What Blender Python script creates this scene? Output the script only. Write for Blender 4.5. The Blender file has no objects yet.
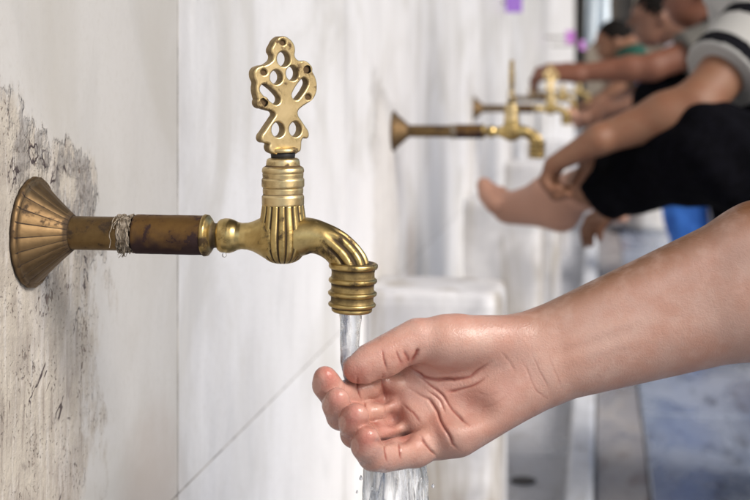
import bpy, bmesh, math, random
import numpy as np
from mathutils import Vector, Matrix, noise as mnoise

random.seed(7)
rng = np.random.default_rng(7)
S = bpy.context.scene
COL = S.collection
PI = math.pi

# ------------------------------------------------------------------ camera
FPX = 1400.0                       # focal length in units of 1/750 picture width
CAM = np.array([0.351, 0.0, 0.85])
YAW = math.atan(225.0 / FPX)
FW = np.array([-math.sin(YAW), math.cos(YAW), 0.0])
RT = np.array([math.cos(YAW), math.sin(YAW), 0.0])
VH = 73.0                          # row of the horizon


def P(u, v, Z):
    return CAM + RT * ((u - 375) / FPX * Z) + FW * Z + np.array([0, 0, (VH - v) / FPX * Z])


def on_y(u, v, y):
    Z = y / (FW[1] + RT[1] * (u - 375) / FPX)
    return P(u, v, Z)


cd = bpy.data.cameras.new('camera')
cam = bpy.data.objects.new('camera', cd)
COL.objects.link(cam)
S.camera = cam
cam.location = CAM
cam.rotation_euler = (PI / 2, 0, YAW)
cd.sensor_width = 36
cd.lens = 36 * FPX / 750
cd.shift_y = -(250 - VH) / 750
cd.clip_start = 0.02
cd.clip_end = 300
cd.dof.use_dof = True
cd.dof.focus_distance = 0.85
cd.dof.aperture_fstop = 10.0
cd.dof.aperture_blades = 0

# ------------------------------------------------------------------ object helpers


def link(o, parent=None):
    COL.objects.link(o)
    if parent is not None:
        o.parent = parent
    return o


def tag(o, label=None, cat=None, group=None, kind=None):
    if label:
        o['label'] = label
    if cat:
        o['category'] = cat
    if group:
        o['group'] = group
    if kind:
        o['kind'] = kind
    return o


def empty(name, loc, label, cat, group=None):
    o = bpy.data.objects.new(name, None)
    o.empty_display_size = 0.05
    o.location = loc
    link(o)
    return tag(o, label, cat, group)


def mesh_obj(name, verts, faces, mat, parent=None, smooth=True, loc=None, attrs=None):
    me = bpy.data.meshes.new(name)
    me.from_pydata([tuple(v) for v in verts], [], [tuple(f) for f in faces])
    me.validate()
    if attrs:
        for k, arr in attrs.items():
            a = me.attributes.new(k, 'FLOAT', 'POINT')
            a.data.foreach_set('value', np.asarray(arr, dtype=np.float32))
    if smooth:
        me.polygons.foreach_set('use_smooth', [True] * len(me.polygons))
    if mat is not None:
        me.materials.append(mat)
    o = bpy.data.objects.new(name, me)
    if loc is not None:
        o.location = loc
    return link(o, parent)


def from_bm(name, bm, mat, parent=None, smooth=False, loc=None):
    me = bpy.data.meshes.new(name)
    bmesh.ops.recalc_face_normals(bm, faces=bm.faces)
    bm.to_mesh(me)
    bm.free()
    if smooth:
        me.polygons.foreach_set('use_smooth', [True] * len(me.polygons))
    me.materials.append(mat)
    o = bpy.data.objects.new(name, me)
    if loc is not None:
        o.location = loc
    return link(o, parent)


def bm_box(bm, x0, x1, y0, y1, z0, z1, bev=0.0, seg=2):
    vs = [bm.verts.new(p) for p in ((x0, y0, z0), (x1, y0, z0), (x1, y1, z0), (x0, y1, z0),
                                    (x0, y0, z1), (x1, y0, z1), (x1, y1, z1), (x0, y1, z1))]
    fs = [bm.faces.new([vs[i] for i in f]) for f in
          ((0, 3, 2, 1), (4, 5, 6, 7), (0, 1, 5, 4), (1, 2, 6, 5), (2, 3, 7, 6), (3, 0, 4, 7))]
    if bev > 0:
        es = list({e for f in fs for e in f.edges})
        bmesh.ops.bevel(bm, geom=es, offset=bev, segments=seg, profile=0.5, affect='EDGES')


def lathe(profile, axis='x', n=64, mod=None):
    """profile: list of (t, r[, dirt]); returns verts, faces, dirt"""
    V, Fc, D = [], [], []
    for row in profile:
        t, r = row[0], row[1]
        d = row[2] if len(row) > 2 else 0.0
        for j in range(n):
            a = 2 * PI * j / n
            rr, dd = r, d
            if mod:
                rr, dd = mod(t, a, r, d)
            c, s = rr * math.cos(a), rr * math.sin(a)
            V.append((t, c, s) if axis == 'x' else (c, s, t))
            D.append(dd)
    m = len(profile)
    for i in range(m - 1):
        for j in range(n):
            a, b = i * n + j, i * n + (j + 1) % n
            q = (a, b, b + n, a + n)
            Fc.append(q if axis == 'z' else q[::1])
    return V, Fc, D


def resample(pts, step):
    out = []
    for a, b in zip(pts[:-1], pts[1:]):
        a = np.array(a, float)
        b = np.array(b, float)
        k = max(1, int(math.ceil(np.linalg.norm((b - a)[:2]) / step)))
        for i in range(k):
            out.append(tuple(a + (b - a) * i / k))
    out.append(tuple(pts[-1]))
    return out


# ------------------------------------------------------------------ node helpers
class NT:
    def __init__(self, name):
        self.m = bpy.data.materials.new(name)
        self.m.use_nodes = True
        self.n = self.m.node_tree.nodes
        self.l = self.m.node_tree.links
        self.n.clear()
        self.out = self.n.new('ShaderNodeOutputMaterial')
        self.b = self.n.new('ShaderNodeBsdfPrincipled')
        self.l.new(self.b.outputs[0], self.out.inputs[0])

    def set(self, sock, val):
        if hasattr(val, 'links') or hasattr(val, 'is_output'):
            self.l.new(val, sock)
        else:
            if isinstance(val, (tuple, list)) and len(val) == 3 and sock.type == 'RGBA':
                val = (*val, 1)
            sock.default_value = val

    def p(self, **kw):
        for k, v in kw.items():
            self.set(self.b.inputs[k.replace('_', ' ')], v)
        return self

    def math(self, op, a, b=None, c=None, clamp=False):
        n = self.n.new('ShaderNodeMath')
        n.operation = op
        n.use_clamp = clamp
        self.set(n.inputs[0], a)
        if b is not None:
            self.set(n.inputs[1], b)
        if c is not None:
            self.set(n.inputs[2], c)
        return n.outputs[0]

    def mix(self, f, a, b, mode='MIX'):
        n = self.n.new('ShaderNodeMix')
        n.data_type = 'RGBA'
        n.blend_type = mode
        self.set(n.inputs[0], f)
        self.set(n.inputs[6], a)
        self.set(n.inputs[7], b)
        return n.outputs[2]

    def coord(self, kind='Object', scale=None, loc=None):
        t = self.n.new('ShaderNodeTexCoord').outputs[kind]
        if scale is None and loc is None:
            return t
        mp = self.n.new('ShaderNodeMapping')
        self.l.new(t, mp.inputs[0])
        if scale is not None:
            mp.inputs['Scale'].default_value = scale
        if loc is not None:
            mp.inputs['Location'].default_value = loc
        return mp.outputs[0]

    def noise(self, vec, scale=5, detail=4, rough=0.55, dist=0.0):
        n = self.n.new('ShaderNodeTexNoise')
        self.l.new(vec, n.inputs['Vector'])
        n.inputs['Scale'].default_value = scale
        n.inputs['Detail'].default_value = detail
        n.inputs['Roughness'].default_value = rough
        n.inputs['Distortion'].default_value = dist
        return n.outputs['Fac']

    def voronoi(self, vec, scale=5, feature='F1', out='Distance'):
        n = self.n.new('ShaderNodeTexVoronoi')
        n.feature = feature
        self.l.new(vec, n.inputs['Vector'])
        n.inputs['Scale'].default_value = scale
        return n.outputs[out]

    def ss(self, x, lo, hi, a=0.0, b=1.0):
        n = self.n.new('ShaderNodeMapRange')
        n.interpolation_type = 'SMOOTHSTEP'
        self.set(n.inputs[0], x)
        self.set(n.inputs[1], lo)
        self.set(n.inputs[2], hi)
        n.inputs[3].default_value = a
        n.inputs[4].default_value = b
        return n.outputs[0]

    def attr(self, name):
        n = self.n.new('ShaderNodeAttribute')
        n.attribute_name = name
        return n.outputs['Fac']

    def sep(self, vec):
        n = self.n.new('ShaderNodeSeparateXYZ')
        self.l.new(vec, n.inputs[0])
        return n.outputs

    def bump(self, h, strength=0.3, dist=0.01):
        n = self.n.new('ShaderNodeBump')
        n.inputs['Strength'].default_value = strength
        n.inputs['Distance'].default_value = dist
        self.l.new(h, n.inputs['Height'])
        self.l.new(n.outputs[0], self.b.inputs['Normal'])
        return n


def mat_simple(name, c0, c1, scale=20, rough=0.8, bump=0.1, bdist=0.002, stretch=(1, 1, 1), spec=0.3):
    t = NT(name)
    v = t.coord('Object', stretch)
    f = t.ss(t.noise(v, scale, 5, 0.6), 0.3, 0.7)
    t.p(Base_Color=t.mix(f, c0, c1), Roughness=rough, Specular_IOR_Level=spec)
    if bump:
        t.bump(t.noise(v, scale * 3, 4, 0.6), bump, bdist)
    return t.m


# brass -----------------------------------------------------------------
def mat_brass(name, bright, dull, dark, rough, patina=0.5):
    t = NT(name)
    v = t.coord('Object')
    n1 = t.noise(v, 55, 6, 0.65, 0.3)
    n2 = t.noise(v, 260, 4, 0.6)
    n3 = t.noise(v, 18, 3, 0.5)
    dirt = t.attr('dirt')
    c = t.mix(t.ss(n1, 0.35, 0.68), bright, dull)
    spots = t.ss(t.math('ADD', n1, t.math('MULTIPLY', n2, 0.35)), 0.72 + 0.12 * (1 - patina), 0.86 + 0.1 * (1 - patina))
    grime = t.math('MAXIMUM', t.math('MULTIPLY', spots, patina),
                   t.ss(t.math('ADD', dirt, t.math('MULTIPLY', t.math('SUBTRACT', n1, 0.5), 0.5)), 0.35, 0.85))
    c = t.mix(grime, c, dark)
    r = t.math('ADD', t.ss(n3, 0.3, 0.7, rough - 0.06, rough + 0.08), t.math('MULTIPLY', grime, 0.3))
    t.p(Base_Color=c, Metallic=t.math('SUBTRACT', 1.0, t.math('MULTIPLY', grime, 0.55)), Roughness=r)
    t.bump(t.math('ADD', n1, t.math('MULTIPLY', n2, 0.4)), 0.22, 0.0009)
    return t.m


M = {}
M['brass'] = mat_brass('cast_brass', (0.56, 0.42, 0.18), (0.33, 0.23, 0.085), (0.05, 0.03, 0.012), 0.34, 1.0)
M['brass_pale'] = mat_brass('worn_pale_brass', (0.68, 0.54, 0.30), (0.47, 0.355, 0.17), (0.10, 0.06, 0.026), 0.40, 1.1)
M['bronze'] = mat_brass('brown_bronze', (0.21, 0.14, 0.062), (0.14, 0.088, 0.04), (0.03, 0.018, 0.011), 0.46, 0.9)
M['bronze_flange'] = mat_brass('brown_bronze_rosette', (0.255, 0.17, 0.085), (0.17, 0.108, 0.055), (0.035, 0.022, 0.014), 0.50, 0.8)
M['rusty'] = mat_brass('rusty_sleeve', (0.20, 0.115, 0.042), (0.115, 0.062, 0.028), (0.028, 0.012, 0.012), 0.44, 1.5)
M['rubber'] = mat_simple('black_rubber', (0.012, 0.012, 0.014), (0.03, 0.028, 0.028), 90, 0.5, 0.1)
M['hemp'] = mat_simple('hemp_twine', (0.09, 0.065, 0.04), (0.36, 0.31, 0.25), 240, 0.9, 0.5, 0.001)


# skin ------------------------------------------------------------------
def mat_skin(name, base, red, tan, hi=False):
    t = NT(name)
    v = t.coord('Object')
    big = t.noise(v, 38, 4, 0.6)
    c = t.mix(t.ss(big, 0.36, 0.66), base, tuple(b * k for b, k in zip(base, (0.96, 0.85, 0.80))))
    if hi:
        redf = t.math('MULTIPLY', t.attr('red'), t.ss(t.noise(v, 80, 4, 0.6), 0.2, 0.75, 0.55, 1.1), clamp=True)
        c = t.mix(redf, c, red)
        c = t.mix(t.attr('tan'), c, tan)  # sun tan, plus shade painted along the top of the forearm
        bl = t.math('MULTIPLY', t.ss(t.noise(v, 95, 3, 0.5), 0.45, 0.8), 0.30)
        c = t.mix(bl, c, (0.62, 0.44, 0.37))
        c = t.mix(t.math('MULTIPLY', t.attr('nail'), 0.4), c, (0.62, 0.40, 0.34))
        c = t.mix(t.attr('line'), c, (0.24, 0.06, 0.042))  # palm lines, plus shade painted into the finger pockets
    if not hi:
        c = t.mix(t.attr('pale'), c, (0.40, 0.215, 0.15))
    t.p(Base_Color=c, Roughness=0.42 if hi else 0.6, Specular_IOR_Level=0.42)
    t.p(Subsurface_Weight=0.16 if hi else 0.0)
    t.b.inputs['Subsurface Radius'].default_value = (1.0, 0.35, 0.2)
    t.b.inputs['Subsurface Scale'].default_value = 0.004
    if hi:
        vs = t.coord('Object', (1, 1, 1))
        vo = t.voronoi(vs, 1150)
        no = t.noise(v, 420, 5, 0.65)
        lo = t.noise(v, 110, 3, 0.5)
        wv = t.n.new('ShaderNodeVectorMath')
        wv.operation = 'MULTIPLY_ADD'
        nz_ = t.n.new('ShaderNodeTexNoise')
        t.l.new(v, nz_.inputs['Vector'])
        nz_.inputs['Scale'].default_value = 160
        t.l.new(nz_.outputs['Color'], wv.inputs[0])
        wv.inputs[1].default_value = (0.006, 0.006, 0.006)
        t.l.new(v, wv.inputs[2])
        we = t.voronoi(wv.outputs[0], 420, 'DISTANCE_TO_EDGE')
        h0 = t.math('MULTIPLY', t.ss(we, 0.0, 0.3), 0.30)
        h = t.math('ADD', t.math('ADD', h0, t.math('MULTIPLY', vo, 0.35)), t.math('ADD', no, t.math('MULTIPLY', lo, 1.2)))
        t.bump(h, 0.30, 0.0007)
        t.p(Roughness=t.math('SUBTRACT', t.ss(lo, 0.35, 0.65, 0.32, 0.48), t.math('MULTIPLY', t.attr('wet'), 0.17)))
    return t.m


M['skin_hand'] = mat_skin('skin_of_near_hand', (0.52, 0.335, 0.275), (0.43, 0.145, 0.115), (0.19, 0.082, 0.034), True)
M['skin_light'] = mat_skin('skin_light', (0.17, 0.085, 0.055), None, None)
M['skin_tan'] = mat_skin('skin_tanned', (0.19, 0.092, 0.052), None, None)
M['skin_dark'] = mat_skin('skin_brown', (0.155, 0.062, 0.036), None, None)
M['skin_foot'] = mat_skin('skin_of_foot', (0.42, 0.25, 0.17), None, None)

M['nail'] = mat_simple('fingernail', (0.50, 0.28, 0.22), (0.58, 0.36, 0.29), 200, 0.3, 0.02, spec=0.5)
M['black_cloth'] = mat_simple('black_cotton', (0.0022, 0.0022, 0.003), (0.004, 0.004, 0.006), 60, 1.0, 0.2, spec=0.04)
M['navy_cloth'] = mat_simple('navy_cotton', (0.008, 0.009, 0.02), (0.012, 0.014, 0.03), 60, 0.9, 0.2, spec=0.15)
M['white_cloth'] = mat_simple('white_cotton', (0.62, 0.64, 0.70), (0.74, 0.75, 0.80), 30, 0.9, 0.2)
M['grey_cloth'] = mat_simple('grey_cotton', (0.085, 0.08, 0.07), (0.12, 0.11, 0.10), 30, 0.9, 0.2)
M['blue_cloth'] = mat_simple('blue_denim', (0.025, 0.11, 0.42), (0.05, 0.19, 0.62), 14, 0.8, 0.2)
M['green_cloth'] = mat_simple('green_cotton', (0.008, 0.05, 0.036), (0.01, 0.065, 0.045), 30, 0.9, 0.2)
M['hair'] = mat_simple('black_hair', (0.004, 0.0035, 0.003), (0.009, 0.007, 0.006), 120, 0.7, 0.4, 0.003, spec=0.08)
M['towel'] = mat_simple('pale_blue_towel', (0.55, 0.64, 0.72), (0.70, 0.77, 0.82), 40, 0.95, 0.4)
M['purple'] = mat_simple('purple_card', (0.30, 0.14, 0.58), (0.36, 0.20, 0.62), 60, 0.6, 0.05)
M['pink'] = mat_simple('violet_card', (0.52, 0.18, 0.60), (0.58, 0.24, 0.64), 60, 0.6, 0.05)

for nm_, c_ in (('striped', (0.36, 0.355, 0.34)), ('vest', (0.11, 0.105, 0.095))):
  t = NT(nm_ + '_shirt')
  v = t.coord('Object')
  f = t.ss(t.attr('stripe'), 0.45, 0.55)
  t.p(Base_Color=t.mix(f, c_, (0.005, 0.005, 0.007)), Roughness=0.95, Specular_IOR_Level=0.1)
  t.bump(t.noise(v, 90, 4), 0.2, 0.002)
  M[nm_] = t.m


# water -----------------------------------------------------------------
def mat_water(name, scale, rough, foam, stretch=0.28):
    t = NT(name)
    v = t.coord('Object', (1, 1, stretch))
    n = t.noise(v, scale, 4, 0.6, 0.6)
    n2 = t.noise(v, scale * 0.6, 3, 0.6, 0.3)
    t.p(Base_Color=(0.96, 0.98, 1.0), Roughness=t.ss(n, 0.4, 0.75, 0.02, rough), IOR=1.33,
        Transmission_Weight=t.ss(n2, 0.42, 0.66, 1.0, 1.0 - foam))
    t.bump(n, 0.5, 0.002)
    return t.m


M['water'] = mat_water('clear_water', 160, 0.05, 0.35)
M['water_rough'] = mat_water('broken_water', 240, 0.15, 0.85, 0.16)


# marble wall -----------------------------------------------------------
TAP_Y0, TAP_DY = 0.83, 1.55
ZP = 0.85 - 0.0994


def mat_wall():
    t = NT('old_marble_wall')
    v = t.coord('Object')
    x, y, z = t.sep(v)[:3]
    tint = t.attr('tint')
    # clean marble with soft vertical veins
    vs = t.coord('Object', (1, 1.0, 0.22))
    n1 = t.noise(vs, 9, 5, 0.6, 0.4)
    n2 = t.noise(v, 3.5, 4, 0.55, 1.2)
    n3 = t.noise(v, 170, 5, 0.7)
    n4 = t.noise(vs, 55, 5, 0.65, 0.2)
    c = t.mix(t.ss(n1, 0.3, 0.72), (0.80, 0.80, 0.815), (0.72, 0.715, 0.725))
    c = t.mix(t.math('MULTIPLY', t.ss(n2, 0.43, 0.68), 0.72), c, (0.53, 0.515, 0.485))
    c = t.mix(t.math('MULTIPLY', t.ss(t.noise(t.coord('Object', (1, 1, 0.5)), 14, 6, 0.7, 0.5), 0.48, 0.7), 0.42), c, (0.54, 0.545, 0.56))
    c = t.mix(t.math('MULTIPLY', t.ss(n4, 0.52, 0.75), 0.22), c, (0.56, 0.56, 0.575))
    c = t.mix(t.math('MULTIPLY', t.ss(n3, 0.48, 0.72), 0.34), c, (0.50, 0.48, 0.45))
    c = t.mix(t.math('MULTIPLY', t.math('MINIMUM', tint, 1.0), 0.62), c, (0.385, 0.36, 0.315))
    # periodic copy of the flaked patch round each tap
    yy = t.math('SUBTRACT', t.math('FLOORED_MODULO', t.math('ADD', y, 0.775 - TAP_Y0), TAP_DY), 0.775)   # 0 at the tap
    k = t.math('FLOOR', t.math('DIVIDE', t.math('ADD', y, 0.775 - TAP_Y0), TAP_DY))
    zz = t.math('SUBTRACT', z, ZP)
    big = t.noise(v, 17, 6, 0.62, 0.2)
    med = t.noise(t.coord('Object', (1, 1, 0.4)), 70, 5, 0.65, 0.2)
    side = t.math('DIVIDE', t.math('SUBTRACT', 0.115, yy), 0.10)
    top = t.math('DIVIDE', t.math('SUBTRACT', t.math('SUBTRACT', 0.073, t.math('MULTIPLY', yy, 0.30)), zz), 0.05)
    lft = t.math('DIVIDE', t.math('ADD', yy, 0.26), 0.07)
    d = t.math('MINIMUM', t.math('MINIMUM', side, top), lft)
    d = t.math('ADD', d, t.math('MULTIPLY', t.math('SUBTRACT', big, 0.5), 2.9))
    d = t.math('ADD', d, t.math('MULTIPLY', t.math('SUBTRACT', med, 0.5), 1.5))
    d = t.math('SUBTRACT', d, t.math('MULTIPLY', t.math('MINIMUM', k, 1.0), 0.6))
    patch = t.math('MULTIPLY', t.ss(d, -0.25, 0.42), t.math('SUBTRACT', 1.0, t.math('MULTIPLY', t.math('MINIMUM', k, 1.0), 0.62)))
    # the flaked stone itself
    stone = t.mix(t.ss(t.noise(v, 30, 6, 0.7), 0.35, 0.66), (0.48, 0.435, 0.37), (0.36, 0.32, 0.275))
    stone = t.mix(t.ss(t.noise(vs, 26, 4, 0.6, 0.5), 0.50, 0.72), stone, (0.56, 0.525, 0.49))
    # grey mortar scab along the broken edge
    band = t.math('MULTIPLY', t.ss(d, 0.0, 0.1), t.ss(d, 0.45, 1.0, 1.0, 0.0))
    upper = t.ss(zz, -0.07, 0.0)
    scab = t.math('MULTIPLY', band, t.math('MULTIPLY', t.ss(t.noise(t.coord('Object', (1, 1, 0.5)), 40, 5, 0.65), 0.44, 0.54), t.math('ADD', 0.08, t.math('MULTIPLY', upper, 0.92))))
    stone = t.mix(scab, stone, t.mix(t.ss(n3, 0.35, 0.65), (0.18, 0.162, 0.145), (0.32, 0.295, 0.27)))
    # pits
    pv = t.coord('Object', (1, 1.5, 0.75))
    pn = t.noise(pv, 135, 3, 0.55, 0.4)
    pb = t.noise(v, 32, 3, 0.5)
    pits = t.ss(t.math('ADD', pn, t.math('MULTIPLY', t.math('SUBTRACT', pb, 0.5), 0.65)), 0.685, 0.73)
    pn2 = t.noise(v, 330, 3, 0.5)
    pits2 = t.math('MULTIPLY', t.ss(t.math('ADD', pn2, t.math('MULTIPLY', t.math('SUBTRACT', pb, 0.5), 0.4)), 0.645, 0.70), 0.7)
    allp = t.math('MAXIMUM', pits, pits2)
    stone = t.mix(t.math('MULTIPLY', allp, 0.85), stone, (0.15, 0.11, 0.09))
    scr = t.noise(t.coord('Object', (1, 1.3, 0.16)), 120, 4, 0.6, 0.3)
    stone = t.mix(t.math('MULTIPLY', t.ss(scr, 0.55, 0.66), t.ss(zz, 0.0, -0.12, 0.1, 0.55)), stone, (0.21, 0.175, 0.15))
    stone = t.mix(t.math('MULTIPLY', t.ss(scr, 0.45, 0.36), 0.35), stone, (0.62, 0.59, 0.56))
    crk = t.math('ABSOLUTE', t.math('SUBTRACT', t.noise(v, 15, 4, 0.6, 0.8), 0.5))
    crk = t.math('MULTIPLY', t.ss(crk, 0.016, 0.006), t.ss(t.noise(v, 21, 2, 0.5), 0.56, 0.61))
    stone = t.mix(crk, stone, (0.06, 0.045, 0.045))
    low = t.math('MULTIPLY', t.ss(zz, -0.02, -0.30), t.ss(big, 0.35, 0.6))
    stone = t.mix(t.math('MULTIPLY', low, 0.45), stone, (0.23, 0.195, 0.17))
    c = t.mix(patch, c, stone)
    edge = t.math('MULTIPLY', t.ss(d, -0.02, 0.05), t.ss(d, 0.06, 0.14, 1.0, 0.0))
    edge = t.math('MULTIPLY', edge, t.math('MULTIPLY', upper, t.ss(t.noise(v, 60, 2), 0.45, 0.55)))
    c = t.mix(t.math('MULTIPLY', edge, 0.55), c, (0.035, 0.03, 0.028))
    # brownish damp stain low beside the first joint
    sy = t.math('SUBTRACT', yy, 0.235)
    st = t.math('SUBTRACT', 1.0, t.math('ADD', t.math('MULTIPLY', t.math('POWER', t.math('DIVIDE', sy, 0.085), 2.0), 1.0),
                                        t.math('POWER', t.math('DIVIDE', t.math('ADD', zz, 0.245), 0.085), 2.0)))
    st = t.math('ADD', st, t.math('MULTIPLY', t.math('SUBTRACT', big, 0.5), 1.6))
    c = t.mix(t.math('MULTIPLY', t.ss(st, -0.5, 1.0), 0.7), c, (0.40, 0.345, 0.30))
    yj = t.math('FLOORED_MODULO', t.math('SUBTRACT', y, 0.363), 0.775)
    smd = t.math('MULTIPLY', t.ss(yj, 0.0, 0.17, 1.0, 0.0), t.ss(t.noise(vs, 20, 5, 0.65), 0.34, 0.62))
    c = t.mix(t.math('MULTIPLY', smd, 0.42), c, (0.44, 0.435, 0.44))
    jc = t.mix(t.ss(t.noise(v, 28, 4, 0.6), 0.4, 0.62), (0.12, 0.105, 0.092), (0.40, 0.37, 0.33))
    c = t.mix(t.ss(tint, 1.4, 1.6), c, jc)
    t.p(Base_Color=c, Roughness=t.math('ADD', 0.42, t.math('MULTIPLY', patch, 0.45)), Specular_IOR_Level=0.35)
    h = t.math('SUBTRACT', t.math('MULTIPLY', n3, 0.12), t.math('MULTIPLY', patch, t.math('ADD', 0.8, t.math('MULTIPLY', allp, 1.1))))
    h = t.math('ADD', h, t.math('MULTIPLY', patch, t.math('ADD', t.math('MULTIPLY', med, 0.9), t.math('MULTIPLY', n3, 0.7))))
    h = t.math('ADD', h, t.math('MULTIPLY', scab, 1.0))
    t.bump(h, 0.8, 0.0022)
    return t.m


M['wall'] = mat_wall()


def mat_marble(name, c0, c1, stain, amount=0.5, rough=0.4):
    t = NT(name)
    v = t.coord('Object')
    vs = t.coord('Object', (1, 1, 0.15))
    n1 = t.noise(vs, 16, 5, 0.6, 0.3)
    n2 = t.noise(v, 8, 4, 0.6, 0.8)
    n3 = t.noise(v, 130, 4, 0.6)
    c = t.mix(t.ss(n2, 0.35, 0.65), c0, c1)
    c = t.mix(t.math('MULTIPLY', t.ss(n1, 0.46, 0.66), amount), c, stain)
    t.p(Base_Color=c, Roughness=rough, Specular_IOR_Level=0.4)
    t.bump(n3, 0.25, 0.001)
    return t.m


M['block'] = mat_marble('stained_marble', (0.60, 0.60, 0.615), (0.42, 0.42, 0.44), (0.27, 0.24, 0.20), 0.85)
M['stool'] = mat_marble('stool_marble', (0.6, 0.6, 0.6), (0.48, 0.48, 0.48), (0.34, 0.31, 0.28), 0.5)


def mat_floor(name, c0, c1, dark, scale, rough, damp=0.6):
    t = NT(name)
    v = t.coord('Object')
    vs = t.coord('Object', (1.0, 0.32, 1))
    n1 = t.noise(vs, scale, 5, 0.62, 0.6)
    n2 = t.noise(vs, scale * 2.7, 4, 0.6, 0.3)
    n3 = t.noise(v, 60, 5, 0.6)
    c = t.mix(t.ss(n1, 0.35, 0.65), c0, c1)
    c = t.mix(t.math('MULTIPLY', t.ss(n2, 0.54, 0.68), damp), c, dark)
    c = t.mix(t.math('MULTIPLY', t.ss(n3, 0.5, 0.7), 0.3), c, dark)
    t.p(Base_Color=c, Roughness=t.ss(n1, 0.35, 0.65, rough, rough + 0.25), Specular_IOR_Level=0.6)
    t.bump(t.math('ADD', n2, n3), 0.3, 0.004)
    return t.m


M['floor'] = mat_floor('wet_paving', (0.16, 0.195, 0.275), (0.28, 0.315, 0.385), (0.05, 0.055, 0.07), 6, 0.12)
M['channel'] = mat_floor('wet_channel', (0.33, 0.34, 0.37), (0.44, 0.45, 0.48), (0.20, 0.19, 0.18), 9, 0.25, 0.4)
M['kerb'] = mat_floor('kerb_marble', (0.62, 0.64, 0.68), (0.50, 0.52, 0.56), (0.34, 0.32, 0.30), 9, 0.3, 0.4)
M['strip'] = mat_floor('strip_stone', (0.22, 0.215, 0.23), (0.31, 0.295, 0.29), (0.15, 0.11, 0.085), 8, 0.25, 0.6)
M['roof'] = mat_simple('dark_roof_boards', (0.06, 0.042, 0.03), (0.10, 0.072, 0.05), 6, 0.8, 0.2, 0.004, (1, 0.1, 1))
M['building'] = mat_simple('tan_stone', (0.20, 0.165, 0.125), (0.27, 0.225, 0.17), 1.2, 0.9, 0.3, 0.01, (1, 1, 0.4))
M['dark'] = mat_simple('dark_timber', (0.13, 0.105, 0.08), (0.18, 0.15, 0.115), 3, 0.7, 0.1)

# ------------------------------------------------------------------ setting


def sheet(name, x0, x1, y0, y1, z, mat, kind='structure', label=None):
    o = mesh_obj(name, [(x0, y0, z), (x1, y0, z), (x1, y1, z), (x0, y1, z)], [(0, 1, 2, 3)], mat, None, False)
    if kind:
        o['kind'] = kind
    return o


def paving():
    bm = bmesh.new()
    # large worn slabs with open joints
    x = 0.462
    xs = [0.450, 0.95, 1.5, 2.1, 2.8]
    for a, b in zip(xs[:-1], xs[1:]):
        y = -1.4 + random.random() * 0.4
        while y < 21.5:
            L = random.uniform(0.55, 0.95)
            dz = random.uniform(-0.002, 0.002)
            bm_box(bm, a + 0.004, b - 0.004, y + 0.004, y + L - 0.004, -0.05, dz, 0.004, 1)
            y += L
    o = from_bm('pavement', bm, M['floor'])
    o['kind'] = 'structure'


paving()
g = sheet('ground', -120, 120, -120, 120, -0.056, M['strip'])


def kerb_piece(name, x0, x1, z0, z1, mat, L0, L1, bev):
    bm = bmesh.new()
    y = -1.5
    while y < 21:
        L = random.uniform(L0, L1)
        bm_box(bm, x0, x1, y + 0.002, y + L - 0.002, z0, z1 + random.uniform(-0.002, 0.002), bev, 2)
        y += L
    o = from_bm(name, bm, mat)
    o['kind'] = 'structure'
    return o


kerb_piece('kerb', 0.283, 0.338, -0.052, 0.035, M['kerb'], 0.7, 1.3, 0.010)
kerb_piece('path', 0.342, 0.452, -0.054, -0.006, M['strip'], 0.6, 1.0, 0.006)
kerb_piece('gutter', 0.0, 0.279, -0.053, -0.022, M['channel'], 0.8, 1.2, 0.004)


def wall():
    bm = bmesh.new()
    lay = bm.verts.layers.float.new('tint')
    y0 = 1.138 - 0.775 * 4
    tints = {3: 0.98, 4: 0.14, 5: 0.05, 6: 0.22, 7: 0.0, 8: 0.3, 9: 0.05, 10: 0.25, 11: 0.4, 12: 0.3, 13: 0.5, 14: 0.4, 15: 0.4}
    for i in range(0, 28):
        a, b = y0 + 0.775 * i, y0 + 0.775 * (i + 1)
        for (z0, z1, dx) in ((-0.06, 0.495, 0.0), (0.495, 1.95, 0.0), (1.95, 2.9, 0.0)):
            dx = random.uniform(0.0, 0.0003)
            old = set(bm.verts)
            bm_box(bm, -0.05, dx, a + 0.0019, b - 0.0019, z0 + 0.0009, z1 - 0.0009, 0.0003, 1)
            tt = tints.get(i, 0.3)
            if z0 < 0.3:
                tt = max(0.0, tt - 0.25) if i > 3 else tt
            for vv in bm.verts:
                if vv not in old:
                    vv[lay] = tt
    old = set(bm.verts)
    bm_box(bm, -0.30, -0.0004, y0, y0 + 0.775 * 28, -0.06, 2.9)
    for vv in bm.verts:
        if vv not in old:
            vv[lay] = 2.0
    o = from_bm('marble_wall', bm, M['wall'])
    tag(o, 'long white marble slab wall carrying the row of brass taps', 'wall')


wall()

# far courtyard building closing the view
b = empty('stone_building', (0, 22, 0), 'tan stone building closing the far end behind the bathers', 'building')
bm = bmesh.new()
bm_box(bm, -6, 9, 0.4, 1.2, -0.05, 5.0)
from_bm('wall', bm, M['building'], b)
for i, xc in enumerate((-2.2, -0.6, 0.25, 1.0, 1.9, 3.2, 4.6)):
    bm = bmesh.new()
    bm_box(bm, xc - 0.14, xc + 0.14, 0.1, 0.38, -0.05, 4.0, 0.03)
    bm_box(bm, xc - 0.20, xc + 0.20, 0.04, 0.44 - 0.045, 4.0, 4.25, 0.03)
    from_bm('column', bm, M['building'], b)
    if i < 6:
        xn = (-2.2, -0.6, 0.25, 1.0, 1.9, 3.2, 4.6)[i + 1]
        bm = bmesh.new()
        bm_box(bm, xc + 0.17, xn - 0.17, 0.36, 0.395, -0.04, 3.3)
        from_bm('door', bm, M['dark'], b)

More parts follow.
